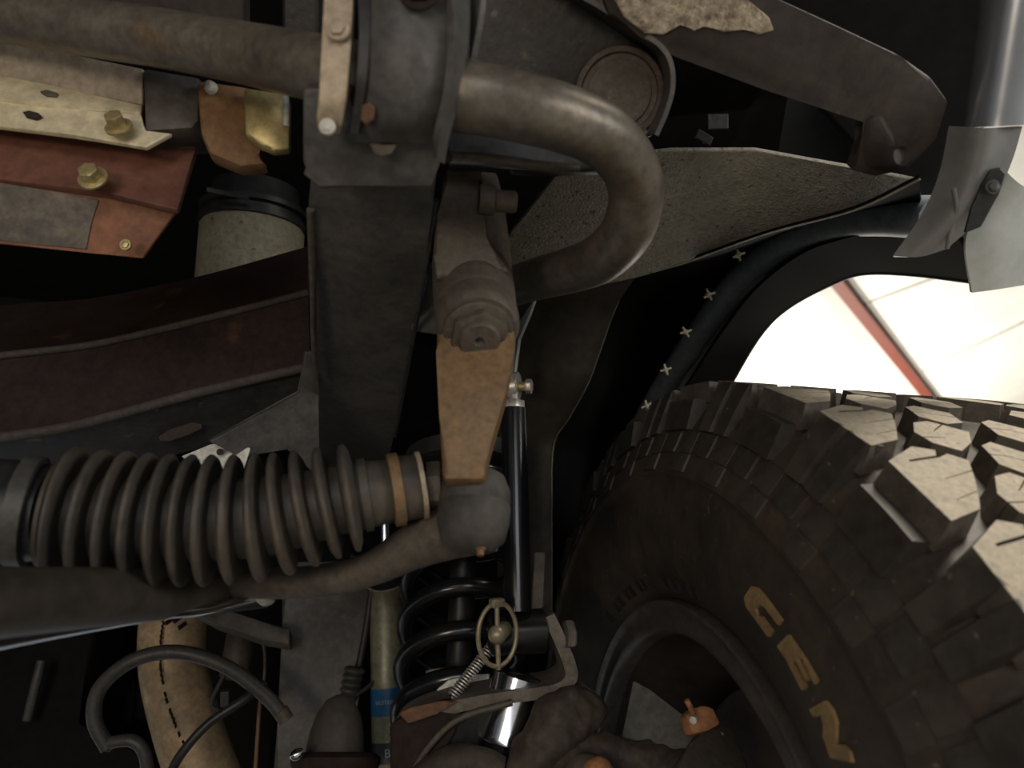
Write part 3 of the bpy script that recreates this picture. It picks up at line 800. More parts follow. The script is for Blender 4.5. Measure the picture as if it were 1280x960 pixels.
upr = thing('upper_rail_plate', 'brown steel plate half hidden above the sway bar, top edge of the picture', 'plate', W(280, 20, 0.56))
bm = NB(); plate(bm, P3((180, 0, 0.56), (350, 0, 0.56), (300, 40, 0.57)), [(120, -70), (302, -70), (304, 40), (120, 40)], 0.02, 0.003)
mk('plate_body', bm, beam_steel, upr)
bm = NB(); plate(bm, P3((180, 0, 0.60), (350, 0, 0.60), (300, 40, 0.61)), [(352, -70), (398, -70), (398, 90), (352, 70)], 0.02, 0.003)
mk('side_lug', bm, black_steel, upr)
strp = thing('bushing_strap', 'light tan steel strap with two bolts, left of the sway bar bracket', 'strap', W(415, 160, 0.36))
bm = NB(); sheet(bm, [[(406, -50, 0.348), (405, 0, 0.346), (402, 60, 0.344), (399, 120, 0.346), (396, 150, 0.352), (400, 167, 0.358)],
                     [(444, -50, 0.348), (441, 0, 0.346), (438, 60, 0.344), (432, 120, 0.346), (428, 150, 0.352), (424, 167, 0.358)]], 24, 5, 0.004)
mk('strap_plate', bm, strap_steel, strp, smooth=50)
bolt(strp, W(422, 35, 0.341), TOCAM, 0.0042, 0.0025, strap_steel)
bolt(strp, W(409, 158, 0.350), TOCAM, 0.0028, 0.002, pale_metal)

bar = thing('sway_bar', 'thick bare steel sway bar crossing the top and hooking back', 'sway bar', W(600, 140, 0.40))
bm = NB()
ptube(bm, [(-640, -110, 0.485, .0175), (-220, -22, 0.47, .0175), (-60, 8, 0.465, .0175), (80, 30, 0.455, .0175), (200, 48, 0.445, .0175), (300, 66, 0.43, .0178), (380, 82, 0.40, .018), (470, 100, 0.385, .018), (577, 119, 0.372, .018), (640, 132, 0.376, .018), (700, 147, 0.39, .018), (752, 170, 0.41, .0178), (785, 205, 0.435, .0176), (795, 245, 0.455, .0176), (783, 290, 0.48, .0178), (752, 322, 0.515, .018), (712, 338, 0.56, .018), (660, 352, 0.62, .018), (600, 372, 0.68, .018)], None, 110, 28)
mk('bar_body', bm, bar_steel, bar, smooth=60)
bm = NB(); ptube(bm, [(560, 197, 0.40), (620, 200, 0.43), (680, 208, 0.45), (745, 212, 0.47)], 0.0035, 24, 10)
tag(mk('brake_pipe', bm, cast_steel, smooth=60), 'thin dusty metal pipe running just below the sway bar bend', 'pipe')
bm = NB(); plate(bm, P3((560, 165, 0.46), (760, 205, 0.46), (640, 205, 0.46)), [(556, 160), (640, 170), (740, 185), (752, 214), (700, 214), (640, 206), (560, 210)], 0.012, 0.003)
tag(mk('bar_support', bm, black_steel, smooth=40), 'black support plate in the shade right under the sway bar bend', 'support plate')

# pale skid bracket at the left edge
skid = thing('alloy_skid_bracket', 'pale folded alloy bracket with slots under the sway bar, left edge', 'bracket', W(90, 150, 0.50))
bm = NB(); plate(bm, P3((0, 60, 0.50), (178, 90, 0.50), (100, 130, 0.505)), [(-80, 40), (0, 50), (100, 70), (178, 86), (178, 132), (60, 108), (-80, 80)], 0.004)
mk('upper_face', bm, dull_alu, skid)
bm = NB(); plate(bm, P3((0, 92, 0.50), (178, 132, 0.50), (100, 140, 0.488)), [(-80, 78), (60, 106), (178, 131), (176, 142), (60, 132), (-80, 112)], 0.004)
mk('folded_strip', bm, aluminium, skid)
bm = NB(); plate(bm, P3((0, 125, 0.488), (178, 150, 0.492), (100, 175, 0.48)), [(-80, 108), (60, 132), (130, 142), (176, 142), (180, 165), (215, 166), (182, 184), (90, 168), (-80, 148)], 0.004)
mk('lower_flange', bm, aluminium, skid)
bm = NB(); plate(bm, P3((20, 138, 0.481), (60, 145, 0.483), (40, 150, 0.480)), [(28, 140), (36, 138), (48, 141), (52, 145), (44, 148), (32, 145)], 0.002, 0)
mk('slot', bm, crack_dark, skid, 'dark slot')
bm = NB(); plate(bm, P3((50, 112, 0.492), (75, 118, 0.493), (60, 122, 0.490)), [(50, 114), (58, 112), (72, 116), (70, 120), (58, 119)], 0.002, 0)
mk('slot', bm, grey_patch, skid, 'shallow slot')
bolt(skid, W(148, 158, 0.478), cvec(0, -0.55, -0.8), 0.0062, 0.009, brass_zinc, label='brassy hex bolt')

blk = thing('spacer_block', 'dark grey square block at the end of the pale alloy bracket', 'block', W(210, 140, 0.50))
bm = NB(); plate(bm, P3((178, 90, 0.497), (248, 100, 0.50), (210, 165, 0.492)), [(178, 84), (250, 96), (248, 150), (240, 160), (180, 164)], 0.04, 0.003)
mk('block_body', bm, chassis_steel, blk, smooth=40)

rb = thing('rusty_hanger', 'orange rusty hanger bracket with a brassy bent end above the oil filter', 'hanger', W(300, 160, 0.50))
bm = NB(); plate(bm, P3((250, 105, 0.49), (330, 110, 0.50), (300, 200, 0.49)), [(245, 98), (315, 108), (318, 190), (336, 205), (300, 208), (262, 192), (250, 165)], 0.02, 0.004)
mk('hanger_plate', bm, rust, rb, smooth=40)
bm = NB(); plate(bm, P3((305, 115, 0.485), (360, 118, 0.49), (340, 190, 0.482)), [(304, 108), (355, 116), (362, 122), (362, 186), (340, 188), (325, 180), (306, 168)], 0.010, 0.003)
mk('bent_end', bm, brass_zinc, rb, 'brassy bent end', smooth=40)
bm = NB(); ptube(bm, [(357, 120, 0.481), (358, 140, 0.480), (358, 158, 0.480)], 0.0022, 10, 10)
mk('edge_bead', bm, pale_metal, rb, smooth=40)
bm = NB(); lathe(bm, W(262, 108, 0.485), TOCAM, [(-0.003, 0.0045), (0.001, 0.004), (0.0025, 0.0025)], 14)
mk('weld_spot', bm, pale_metal, rb, smooth=60)

sp_ = thing('red_skid_plate', 'red oxide steel skid plate with a grey scraped patch and one bolt, left edge', 'skid plate', W(100, 300, 0.49))
s1 = P3((0, 170, 0.50), (240, 180, 0.52), (100, 240, 0.485))
bm = NB(); plate(bm, s1, [(-90, 150), (90, 170), (182, 186), (248, 166), (243, 190), (222, 262), (130, 240), (-90, 212)], 0.005)
mk('upper_plate', bm, red_oxide, sp_)
s2 = P3((0, 232, 0.485), (222, 262, 0.505), (120, 318, 0.50))
bm = NB(); plate(bm, s2, [(-90, 210), (130, 240), (222, 262), (178, 323), (110, 316), (-90, 296)], 0.005)
mk('lower_plate', bm, orange_oxide, sp_)
s2b = Plane(s2.p - s2.n*(0.0012 if s2.n.dot(FWD) > 0 else -0.0012), s2.n)
bm = NB(); plate(bm, s2b, [(-90, 214), (60, 238), (124, 250), (112, 280), (108, 312), (40, 305), (-90, 290)], 0.002, 0.0008)
mk('scraped_patch', bm, grey_patch, sp_, 'grey scraped patch')
bolt(sp_, W(116, 222, 0.478), cvec(0.05, -0.45, -0.9), 0.0066, 0.008, brass_zinc, label='brassy bolt with washer')
bolt(sp_, W(157, 306, 0.49), cvec(0.05, -0.1, -0.9), 0.0028, 0.002, brass_zinc)

flt = thing('oil_filter', 'cream oil filter can with black ribbed top below the rusty hanger', 'oil filter', W(310, 340, 0.66))
a = W(306, 425, 0.86); upv = cvec(0.02, -0.98, 0.14)
bm = NB(); lathe(bm, a, upv, [(0, 0.056), (0.002, 0.0615), (0.137, 0.0615), (0.141, 0.059)], 40)
mk('can', bm, filter_paint, flt, smooth=40)
bm = NB(); lathe(bm, a+upv.normalized()*0.141, upv, [(0, 0.064), (0.006, 0.064), (0.008, 0.058), (0.014, 0.058), (0.016, 0.064), (0.022, 0.064), (0.025, 0.055), (0.05, 0.052)], 40)
mk('ribbed_top', bm, black_plastic, flt, smooth=40)
bm = NB(); box(bm, W(285, 242, 0.80), cvec(1, 0.18, 0.1), cvec(0, 0.2, -1), cvec(0, 1, 0.2), 0.045, 0.008, 0.006)
mk('clip_bar', bm, black_plastic, flt)

# crossmember
xm = thing('front_crossmember', 'dark brown curved steel crossmember with dusty ridges, above the rubber bellows', 'crossmember', W(200, 480, 0.66))
u1 = [(-520, 505, 0.53), (-120, 462, 0.60), (0, 445, 0.62), (120, 430, 0.64), (250, 400, 0.665), (385, 366, 0.69)]
l1 = [(-520, 620, 0.505), (-120, 562, 0.575), (0, 547, 0.595), (100, 530, 0.615), (250, 490, 0.64), (388, 458, 0.665)]
t1 = [(-520, 440, 0.66), (-120, 400, 0.72), (0, 382, 0.73), (120, 372, 0.74), (250, 345, 0.75), (385, 308, 0.76)]
b1 = [(-520, 700, 0.60), (-120, 640, 0.66), (0, 628, 0.67), (100, 605, 0.68), (250, 560, 0.69), (388, 530, 0.70)]
bm = NB(); sheet(bm, [t1, [(x, y-1, d) for x, y, d in u1]], 40, 5, 0.004); mk('upper_face', bm, brown_steel, xm, smooth=50)
bm = NB(); sheet(bm, [u1, l1], 40, 5, 0.004); mk('front_face', bm, brown_steel, xm, smooth=50)
bm = NB(); sheet(bm, [l1, b1], 40, 5, 0.004); mk('lower_face', bm, black_steel, xm, smooth=50)
bm = NB(); ptube(bm, [(x, y, d-0.001) for x, y, d in u1], 0.0036, 50, 10); mk('upper_ridge', bm, ridge_dust, xm, 'dusty upper ridge', smooth=60)
bm = NB(); ptube(bm, [(x, y, d-0.001) for x, y, d in l1], 0.0046, 50, 10); mk('lower_ridge', bm, ridge_dust, xm, 'dusty lower ridge', smooth=60)
bm = NB(); plate(bm, P3((200, 548, 0.655), (252, 530, 0.662), (225, 550, 0.657)), [(198, 546), (212, 537), (240, 528), (252, 530), (252, 536), (236, 543), (214, 551), (200, 551)], 0.002, 0)
mk('slot', bm, crack_dark, xm, 'black slot')
bm = NB(); plate(bm, P3((330, 535, 0.66), (368, 535, 0.665), (345, 545, 0.66)), [(328, 536), (345, 531), (366, 533), (370, 540), (352, 541)], 0.002, 0)
mk('slot', bm, crack_dark, xm, 'black slot')
gus = P3((388, 470, 0.64), (460, 470, 0.67), (380, 570, 0.66))
bm = NB(); plate(bm, gus, [(382, 440), (398, 440), (400, 600), (360, 560), (300, 572), (262, 552), (376, 492)], 0.006)
mk('end_gusset', bm, chassis_steel, xm)
bm = NB(); plate(bm, P3((230, 570, 0.62), (310, 555, 0.63), (280, 590, 0.62)), [(226, 570), (262, 556), (290, 549), (313, 560), (300, 600), (262, 596)], 0.003)
pw = mk('pale_bracket_tab', bm, pale_metal)
tag(pw, 'small pale triangular tab with one hole peeping over the bellows', 'tab')
bm = NB(); lathe(bm, W(275, 565, 0.619), TOCAM, [(-0.001, 0.003), (0.0006, 0.003)], 12)
mk('hole', bm, crack_dark, pw)

# ================================================================== STEERING
pit = thing('pitman_arm', 'rusty tan steering arm hanging with a round nut on its joint', 'steering arm', W(580, 590, 0.42))
bm = NB(); plate(bm, P3((550, 420, 0.452), (640, 420, 0.452), (580, 590, 0.415)), [(560, 392), (595, 380), (628, 388), (645, 412), (642, 440), (632, 490), (612, 560), (606, 600), (553, 600), (549, 520), (545, 440), (546, 410)], 0.020, 0.004)
mk('arm', bm, arm_steel, pit, smooth=40)
ca = cvec(0.10, 0.60, -0.79)
p0 = W(590, 345, 0.512)
bm = NB(); lathe(bm, p0, ca, [(-0.012, 0.024), (0.0, 0.0285), (0.025, 0.0285), (0.050, 0.0272), (0.057, 0.0255), (0.0585, 0.022), (0.057, 0.020), (0.057, 0.005)], 40)
mk('joint_cup', bm, cast_steel, pit, smooth=40)
ax = ca.normalized()
bm = NB(); lathe(bm, p0, ax, [(0.048, 0.0265), (0.060, 0.0276), (0.069, 0.0270), (0.073, 0.0245), (0.0735, 0.012)], 40)
mk('collar', bm, cast_steel, pit, smooth=40)
bm = NB(); hexhead(bm, p0+ax*0.073, ax, 0.0195, 0.009, False)
nut = mk('nut', bm, cast_steel, pit, smooth=25)
bm = NB(); lathe(bm, p0+ax*0.080, ax, [(0, 0.0135), (0.004, 0.0135), (0.006, 0.012), (0.006, 0.0035), (0.003, 0.0015)], 24)
lathe(bm, p0+ax*0.072, ax, [(0, 0.0225), (0.003, 0.0225), (0.0045, 0.0205)], 32)
mk('stud_end', bm, cast_steel, nut, smooth=40)
bm = NB(); plate(bm, P3((552, 215, 0.475), (612, 210, 0.48), (580, 330, 0.47)), [(556, 212), (570, 205), (600, 208), (604, 220), (602, 300), (640, 340), (600, 345), (545, 350), (541, 320), (546, 270)], 0.03, 0.005)
mk('upper_lug', bm, cast_steel, pit, smooth=40)
bm = NB(); plate(bm, P3((600, 215, 0.50), (640, 300, 0.50), (600, 330, 0.495)), [(598, 212), (622, 212), (630, 250), (640, 330), (645, 360), (600, 350)], 0.02, 0.004)
mk('rear_lug', bm, cast_steel, pit, smooth=40)
bm = NB()
lathe(bm, W(606, 250, 0.475), cvec(1, 0.03, 0.15), [(-0.004, 0.010), (0.006, 0.010), (0.007, 0.0075), (0.020, 0.0075), (0.0215, 0.0065)], 24)
mk('pinch_bolt', bm, cast_steel, pit, smooth=40)
sbox = thing('steering_box_foot', 'dark grey foot plate squeezed between chassis rail and joint cup', 'foot plate', W(525, 400, 0.55))
bm = NB(); plate(bm, P3((520, 400, 0.57), (560, 400, 0.57), (540, 340, 0.56)), [(526, 340), (570, 300), (575, 418), (548, 420), (512, 414)], 0.02, 0.003)
mk('foot', bm, chassis_steel, sbox, smooth=40)

# bellows
boot = thing('rubber_bellows', 'dusty black rubber bellows boot with fat rings on the steering ram', 'bellows', W(300, 720, 0.42))
cx_ = [83, 117, 148, 177, 206, 234, 261, 292, 324, 353, 382, 410, 438]
ctrl = [(-520, 610, 0.37), (-120, 630, 0.385), (0, 636, 0.395), (83, 642, 0.405), (200, 649, 0.415), (324, 646, 0.425), (438, 622, 0.435), (530, 606, 0.445)]
dense = catmull(ctrl, 600)
xs = np.array([q[0] for q in dense])
def cat_x(x):
    i = int(np.argmin(abs(xs-x)))
    return dense[i]
def prof_boot(x):
    R = 0.0385 if x < 324 else 0.0385-(x-324)/(438-324)*0.0052
    i = int(np.argmin([abs(x-c) for c in cx_]))
    if x < cx_[0]-14:
        return 0.0300
    if x > cx_[-1]+12:
        return 0.0225
    lo = cx_[i-1] if (x < cx_[i] and i > 0) else (cx_[i] - 30 if x < cx_[i] else cx_[i])
    hi = cx_[i] if x < cx_[i] else (cx_[i+1] if i < 12 else cx_[i]+28)
    u = abs(x-cx_[i])/max((hi-lo)/2, 1)
    u = min(u, 1)
    return R*(0.62+0.38*math.sqrt(max(0, 1-(u/0.60)**2)) if u < 0.60 else 0.62)
bm = NB()
X = list(np.arange(62, 462, 1.7))
tube(bm, [W(*cat_x(x)) for x in X], [prof_boot(x) for x in X], 40)
mk('bellows_body', bm, boot_rubber, boot, smooth=70)
def seg_tube(name, x0, x1, r0, r1, mat, lab=None):
    bm = NB()
    a, b = W(*cat_x(x0)), W(*cat_x(x1))
    t = (b-a).normalized()
    L = (b-a).length
    lathe(bm, a, t, [(0, r0*0.93), (L*0.08, r0), (L*0.92, r1), (L, r1*0.93)], 36)
    return mk(name, bm, mat, boot, lab, smooth=50)
seg_tube('smooth_sleeve', -480, 66, 0.0285, 0.0285, black_plastic, 'smooth black sleeve')
seg_tube('sleeve_band', 20, 46, 0.0305, 0.0305, hose)
seg_tube('neck', 458, 492, 0.0205, 0.0195, boot_rubber)
seg_tube('clamp_band', 488, 503, 0.0228, 0.0228, arm_steel, 'brownish clamp band')
seg_tube('end_collar', 500, 530, 0.0205, 0.0198, boot_rubber)
seg_tube('end_rim', 524, 530, 0.0212, 0.0212, strap_steel, 'pale rim')
rod = thing('tie_rod', 'dirty forged steering rod with rounded end joint below the rusty arm', 'tie rod', W(560, 690, 0.45))
bm = NB(); ptube(bm, [(520, 607, 0.447), (540, 606, 0.447), (575, 606, 0.445)], 0.0085, 10, 20)
mk('ram_shaft', bm, hose, rod, smooth=40)
bm = NB(); hexhead(bm, W(534, 607, 0.446), cvec(1, -0.06, 0.08), 0.0155, 0.009, False)
mk('lock_nut', bm, cast_steel, rod, smooth=25)
jc = cvec(0.02, -0.88, 0.47)
bm = NB(); lathe(bm, W(590, 690, 0.425), jc, [(0, 0.006), (0.0015, 0.0135), (0.007, 0.0195), (0.018, 0.0222), (0.0275, 0.0226), (0.0285, 0.0217), (0.0295, 0.0217), (0.0305, 0.0226), (0.038, 0.0222), (0.047, 0.0185), (0.052, 0.011), (0.0535, 0.004)], 40)
mk('end_joint', bm, joint_rubber, rod, smooth=60)
bm = NB(); ptube(bm, [(612, 650, 0.450, .020), (565, 662, 0.452, .0185), (515, 684, 0.456, .0145), (470, 708, 0.46, .0115), (425, 722, 0.465, .0105), (340, 729, 0.48, .0105), (230, 722, 0.50, .0105)], None, 50, 20)
mk('rod_shank', bm, cast_steel, rod, smooth=60)
bm = NB(); lathe(bm, W(601, 680, 0.422), -jc, [(0, 0.0035), (0.003, 0.0035), (0.004, 0.0022), (0.007, 0.0022)], 12)
mk('grease_nipple', bm, rust, rod, smooth=40)

dam = thing('steering_damper', 'long brown damper tube low under the bellows, tapering off into the dark', 'damper', W(100, 780, 0.40))
bm = NB()
a, b = W(-160, 762, 0.26), W(330, 735, 0.56)
tube(bm, [a, a.lerp(b, .3), a.lerp(b, .6), a.lerp(b, .99), b], [0.0155, 0.0155, 0.0155, 0.0155, 0.013], 32)
mk('damper_tube', bm, damper_paint, dam, smooth=50)
bm = NB(); ptube(bm, [(-120, 832, 0.30), (0, 803, 0.34), (190, 769, 0.42), (252, 763, 0.45), (326, 746, 0.50)], 0.0036, 40, 14)
mk('steel_edge', bm, chrome, dam, 'shiny steel rod', smooth=60)
bm = NB(); plate(bm, P3((316, 735, 0.49), (338, 735, 0.49), (326, 752, 0.485)), [(317, 724), (334, 720), (338, 735), (336, 748), (320, 753), (315, 745)], 0.016, 0.003)
mk('end_clip', bm, pale_metal, dam, 'pale end clip', smooth=40)

# ================================================================== SUSPENSION
link = thing('sway_bar_link', 'glossy black sway bar link with a zinc rod end on top', 'link', W(650, 790, 0.60))
la, lb = W(642, 512, 0.66), W(647, 765, 0.60)
bm = NB(); tube(bm, [la, la.lerp(lb, .5), lb], 0.0118, 28)
mk('link_tube', bm, gloss_black, link, smooth=50)
t = (la-lb).normalized()
bm = NB(); hexhead(bm, la-t*0.001, t, 0.0110, 0.009, False)
mk('jam_nut', bm, zinc, link, smooth=25)
bm = NB(); tube(bm, [la, la+t*0.016], 0.0050, 14)
mk('threaded_shank', bm, zinc, link, smooth=40)
ec = W(643, 483, 0.672)
ea = cvec(1, 0.0, -0.25)
bm = NB(); lathe(bm, ec-ea.normalized()*0.0045, ea, [(0, 0.009), (0, 0.0125), (0.001, 0.0138), (0.008, 0.0138), (0.009, 0.0125), (0.009, 0.009)], 28)
eye = mk('rod_end', bm, zinc, link, smooth=40)
bm = NB(); lathe(bm, ec+ea.normalized()*0.003, ea, [(0, 0.0045), (0.010, 0.0045)], 16)
mk('bolt_shank', bm, brass_zinc, eye, smooth=40)
bm = NB(); hexhead(bm, ec+ea.normalized()*0.011, ea, 0.0072, 0.006, False)
mk('bolt', bm, zinc, eye, smooth=25)
bx_ = cvec(1, 0.02, 0.22)
bm = NB(); lathe(bm, W(612, 792, 0.60), bx_, [(0, 0.015), (0.002, 0.0185), (0.046, 0.0185), (0.048, 0.015)], 36)
mk('bushing_eye', bm, gloss_black, link, smooth=50)
# ring pin
pin = thing('ring_pin', 'tarnished gold ring pull pin at the foot of the link', 'pin', W(622, 830, 0.57))
rc = W(622, 793, 0.565)
ra, rv = cvec(0.82, 0.05, 0.55).normalized(), cvec(0.03, 1, -0.1).normalized()
bm = NB()
R1, R2 = 0.0165, 0.0245
N_ = 48
pts = [rc+ra*(math.cos(2*PI*k/N_)*R1*1.10)+rv*(math.sin(2*PI*k/N_)*R2) for k in range(N_+1)]
tube(bm, pts, 0.0019, 10, cap=False)
mk('ring', bm, gold_zinc, pin, smooth=60)
bm = NB(); box(bm, rc-rv*0.0245, ra, rv, ra.cross(rv), 0.012, 0.007, 0.007, 0.0015)
mk('ring_head', bm, gold_zinc, pin, smooth=40)
bm = NB(); tube(bm, [rc-rv*0.024, rc+rv*0.027], 0.0020, 10)
mk('cross_wire', bm, gold_zinc, pin, smooth=40)
bm = NB(); lathe(bm, rc+cvec(0, 0, 0.0), cvec(-0.3, -0.1, -1), [(-0.02, 0.006), (0.002, 0.0075), (0.006, 0.006), (0.008, 0.002)], 16)
mk('pin_knob', bm, gold_zinc, pin, smooth=50)

# spring bracket strap
br = thing('spring_perch_bracket', 'heavy bent axle bracket with a worn pale edge around the spring foot', 'bracket', W(600, 890, 0.62))
strap_path = [(686, 770, 0.600), (700, 800, 0.598), (712, 830, 0.598), (714, 848, 0.598), (702, 860, 0.598), (680, 866, 0.598), (620, 874, 0.598), (560, 886, 0.60), (510, 905, 0.605), (490, 930, 0.61)]
s = catmull(strap_path, 60)
bm = NB()
P_ = [W(*q) for q in s]
rr_ = 0.0052
ringv = []
for i, p in enumerate(P_):
    tt = (P_[min(i+1, 59)]-P_[max(i-1, 0)]).normalized()
    nn = FWD.cross(tt).normalized()
    hw = 0.0052
    ringv.append([bm.verts.new(p+nn*hw), bm.verts.new(p-nn*hw), bm.verts.new(p-nn*hw+FWD*0.06-UP*0.012-RIGHT*0.004), bm.verts.new(p+nn*hw+FWD*0.06-UP*0.012-RIGHT*0.004)])
for a, b in zip(ringv, ringv[1:]):
    for k in range(4):
        bm.faces.new((a[k], a[(k+1) % 4], b[(k+1) % 4], b[k]))
bm.faces.new(ringv[0]); bm.faces.new(ringv[-1])
bmesh.ops.bevel(bm, geom=[e for e in bm.edges if len(e.link_faces) == 2 and e.calc_face_angle(0) > 0.8], offset=0.0015, segments=2, affect='EDGES')
mk('bent_strap', bm, worn_edge, br, smooth=50)
bm = NB(); plate(bm, P3((500, 900, 0.60), (640, 880, 0.60), (560, 960, 0.585)), [(486, 905), (510, 888), (560, 872), (600, 880), (560, 910), (530, 960), (515, 1000), (486, 1000)], 0.02, 0.006)
mk('perch_side', bm, brown_steel, br, 'rust browned side', smooth=40)
bm = NB(); plate(bm, P3((500, 885, 0.592), (570, 880, 0.592), (540, 900, 0.590)), [(498, 892), (515, 884), (552, 876), (572, 878), (545, 893), (510, 905)], 0.003, 0.001)
mk('rust_spot', bm, rust_dull, br, 'orange rust')
bm = NB(); ptube(bm, [(505, 985, 0.583), (535, 935, 0.586), (575, 898, 0.589), (640, 878, 0.594)], 0.0028, 30, 10)
mk('perch_ridge', bm, cast_steel, br, smooth=60)
bm = NB(); plate(bm, P3((530, 960, 0.60), (640, 880, 0.605), (680, 900, 0.61)), [(520, 985), (548, 915), (590, 884), (640, 876), (634, 905), (618, 930), (590, 985)], 0.01, 0.003)
mk('perch_web', bm, black_steel, br, smooth=40)
bm = NB(); lathe(bm, W(709, 793, 0.60), bx_, [(-0.002, 0.012), (0.004, 0.012), (0.006, 0.010)], 6)
mk('bolt', bm, grey_patch, br, 'pale bolt head', smooth=25)
bm = NB(); lathe(bm, W(616, 975, 0.605), cvec(0.30, -1, 0.3), [(0, 0.024), (0.03, 0.024), (0.032, 0.0255), (0.036, 0.024), (0.085, 0.024), (0.088, 0.02)], 32)
tag(mk('bare_sleeve', bm, chrome, smooth=40), 'bright bare metal sleeve shining below the bent bracket', 'sleeve')

spr = thing('coil_spring', 'glossy black coil spring behind the sway bar link', 'spring', W(572, 900, 0.70))
ZV = Vector((0, 0, 1))
s0 = W(572, 905, 0.70)
bm = NB()
turns, L, Rr = 6.4, 0.268, 0.0575
CU = RIGHT.copy()
CV = (ZV.cross(RIGHT)-ZV*0.42).normalized()
pts = []
for k in range(int(turns*36)+1):
    a = k/36*2*PI
    pts.append(s0+ZV*(L*k/(turns*36))+(CU*math.cos(a+2.4)+CV*math.sin(a+2.4))*Rr)
tube(bm, pts, 0.0098, 14)
mk('coil', bm, gloss_black, spr, smooth=70)
bm = NB(); lathe(bm, s0-ZV*0.012, ZV, [(0, 0.055), (0.006, 0.066), (0.010, 0.066), (0.012, 0.05)], 36)
mk('lower_seat', bm, black_steel, spr, smooth=40)
bm = NB(); lathe(bm, s0+ZV*(L-0.005), ZV, [(0, 0.05), (0.002, 0.07), (0.02, 0.07), (0.03, 0.05)], 36)
mk('upper_seat', bm, black_steel, spr, smooth=40)
stop = thing('bump_stop', 'pale rubber bump stop rings inside the coil spring', 'bump stop', s0)
bm = NB(); lathe(bm, s0+ZV*0.02, ZV, [(0, 0.026), (0.004, 0.034), (0.012, 0.034), (0.016, 0.028), (0.02, 0.034), (0.028, 0.034), (0.03, 0.026)], 32)
mk('stop_ring', bm, strap_steel, stop, smooth=50)
bm = NB(); lathe(bm, s0+ZV*0.05, ZV, [(0, 0.012), (0.003, 0.014), (0.17, 0.014)], 32)
mk('stop_rod', bm, black_plastic, stop, smooth=50)

cs = thing('cable_spring', 'tiny ribbed pale wire spring slanting through the lower spring coils', 'spring', W(566, 870, 0.615))
c0, c1 = W(564, 872, 0.612), W(624, 796, 0.640)
bm = NB(); tube(bm, [c0, c1], 0.0028, 10)
mk('core', bm, black_plastic, cs, smooth=50)
cdv = (c1-c0).normalized(); cu_ = perp(cdv); cv_ = cdv.cross(cu_)
pts = [c0+(c1-c0)*(k/288)+(cu_*math.cos(k/12*2*PI)+cv_*math.sin(k/12*2*PI))*0.0045 for k in range(289)]
bm = NB(); tube(bm, pts, 0.0009, 6)
mk('winding', bm, zinc, cs, 'pale wire winding', smooth=60)
bm = NB(); plate(bm, P3((555, 870, 0.655), (615, 850, 0.655), (580, 845, 0.66)), [(545, 862), (560, 850), (590, 843), (612, 842), (610, 866), (560, 880)], 0.004, 0.001)
tag(mk('seat_shim', bm, pale_metal), 'pale beige shim plate peeping out under the lowest spring coil', 'shim')
shk = thing('shock_absorber', 'olive shock absorber with a blue maker label, left of the coil spring', 'shock absorber', W(486, 985, 0.80))
sa, sb = W(482, 720, 0.86), W(488, 1000, 0.78)
sx = (sa-sb).normalized()
SL = (sa-sb).length
RS = 0.0195
bm = NB(); lathe(bm, sb, sx, [(0, RS*0.9), (0.003, RS), (SL-0.01, RS), (SL, RS*0.8)], 36)
mk('shock_body', bm, shock_paint, shk, smooth=50)
bm = NB(); tube(bm, [sa-sx*0.005, sa+sx*0.10], 0.007, 16)
mk('shock_rod', bm, chrome, shk, smooth=50)
def on_shock(py):
    return (Plane(W(485, py, 0.8), (-UP+FWD*0.0)).p-sb).dot(sx)
view_dir = (CAM-sb.lerp(sa, 0.4)); view_dir = (view_dir-sx*view_dir.dot(sx)).normalized()
side_dir = sx.cross(view_dir)
def along(py):
    best, bt = 1e9, 0
    for k in range(400):
        t = SL*k/399
        p = sb+sx*t-CAM
        y = 480-FPX*p.dot(UP)/p.dot(FWD)
        if abs(y-py) < best:
            best, bt = abs(y-py), t
    return bt
def label_band(name, y0, y1, mat, lab, txt, size, a0, a1, shift):
    t0, t1 = along(y1), along(y0)
    bm = NB()
    n = 20
    rows = []
    for k in range(n+1):
        a = a0+(a1-a0)*k/n
        d = view_dir*math.cos(a)+side_dir*math.sin(a)
        rows.append((bm.verts.new(sb+sx*t0+d*(RS+0.0005)), bm.verts.new(sb+sx*t1+d*(RS+0.0005))))
    for r1, r2 in zip(rows, rows[1:]):
        bm.faces.new((r1[0], r2[0], r2[1], r1[1]))
    lb = mk(name, bm, mat, shk, lab, smooth=60)
    cu = bpy.data.curves.new('txt', 'FONT')
    cu.body = txt
    cu.size = size
    cu.align_x = 'CENTER'
    cu.align_y = 'CENTER'
    to = bpy.data.objects.new('txt', cu)
    COL.objects.link(to)
    dg = bpy.context.evaluated_depsgraph_get()
    me = bpy.data.meshes.new_from_object(to.evaluated_get(dg))
    bpy.data.objects.remove(to)
    bm = NB()
    bm.from_mesh(me)
    bmesh.ops.subdivide_edges(bm, edges=[e for e in bm.edges if e.calc_length() > 0.002], cuts=2)
    tm = (t0+t1)/2
    for v in bm.verts:
        a = (v.co.x+shift)/RS
        d = view_dir*math.cos(a)+side_dir*math.sin(a)
        v.co = sb+sx*(tm+v.co.y)+d*(RS+0.0009)
    mk('lettering', bm, pale_print, lb)
TXT_SIGN = 1
if side_dir.dot(RIGHT) < 0:
    side_dir = -side_dir
label_band('maker_label', 860, 893, blue_label, 'blue maker label', 'BILSTEIN', 0.0058, -1.35, 1.35, -0.0035)
label_band('model_label', 926, 952, dark_label, 'dark second label', 'B', 0.012, -1.35, 1.35, -0.002)

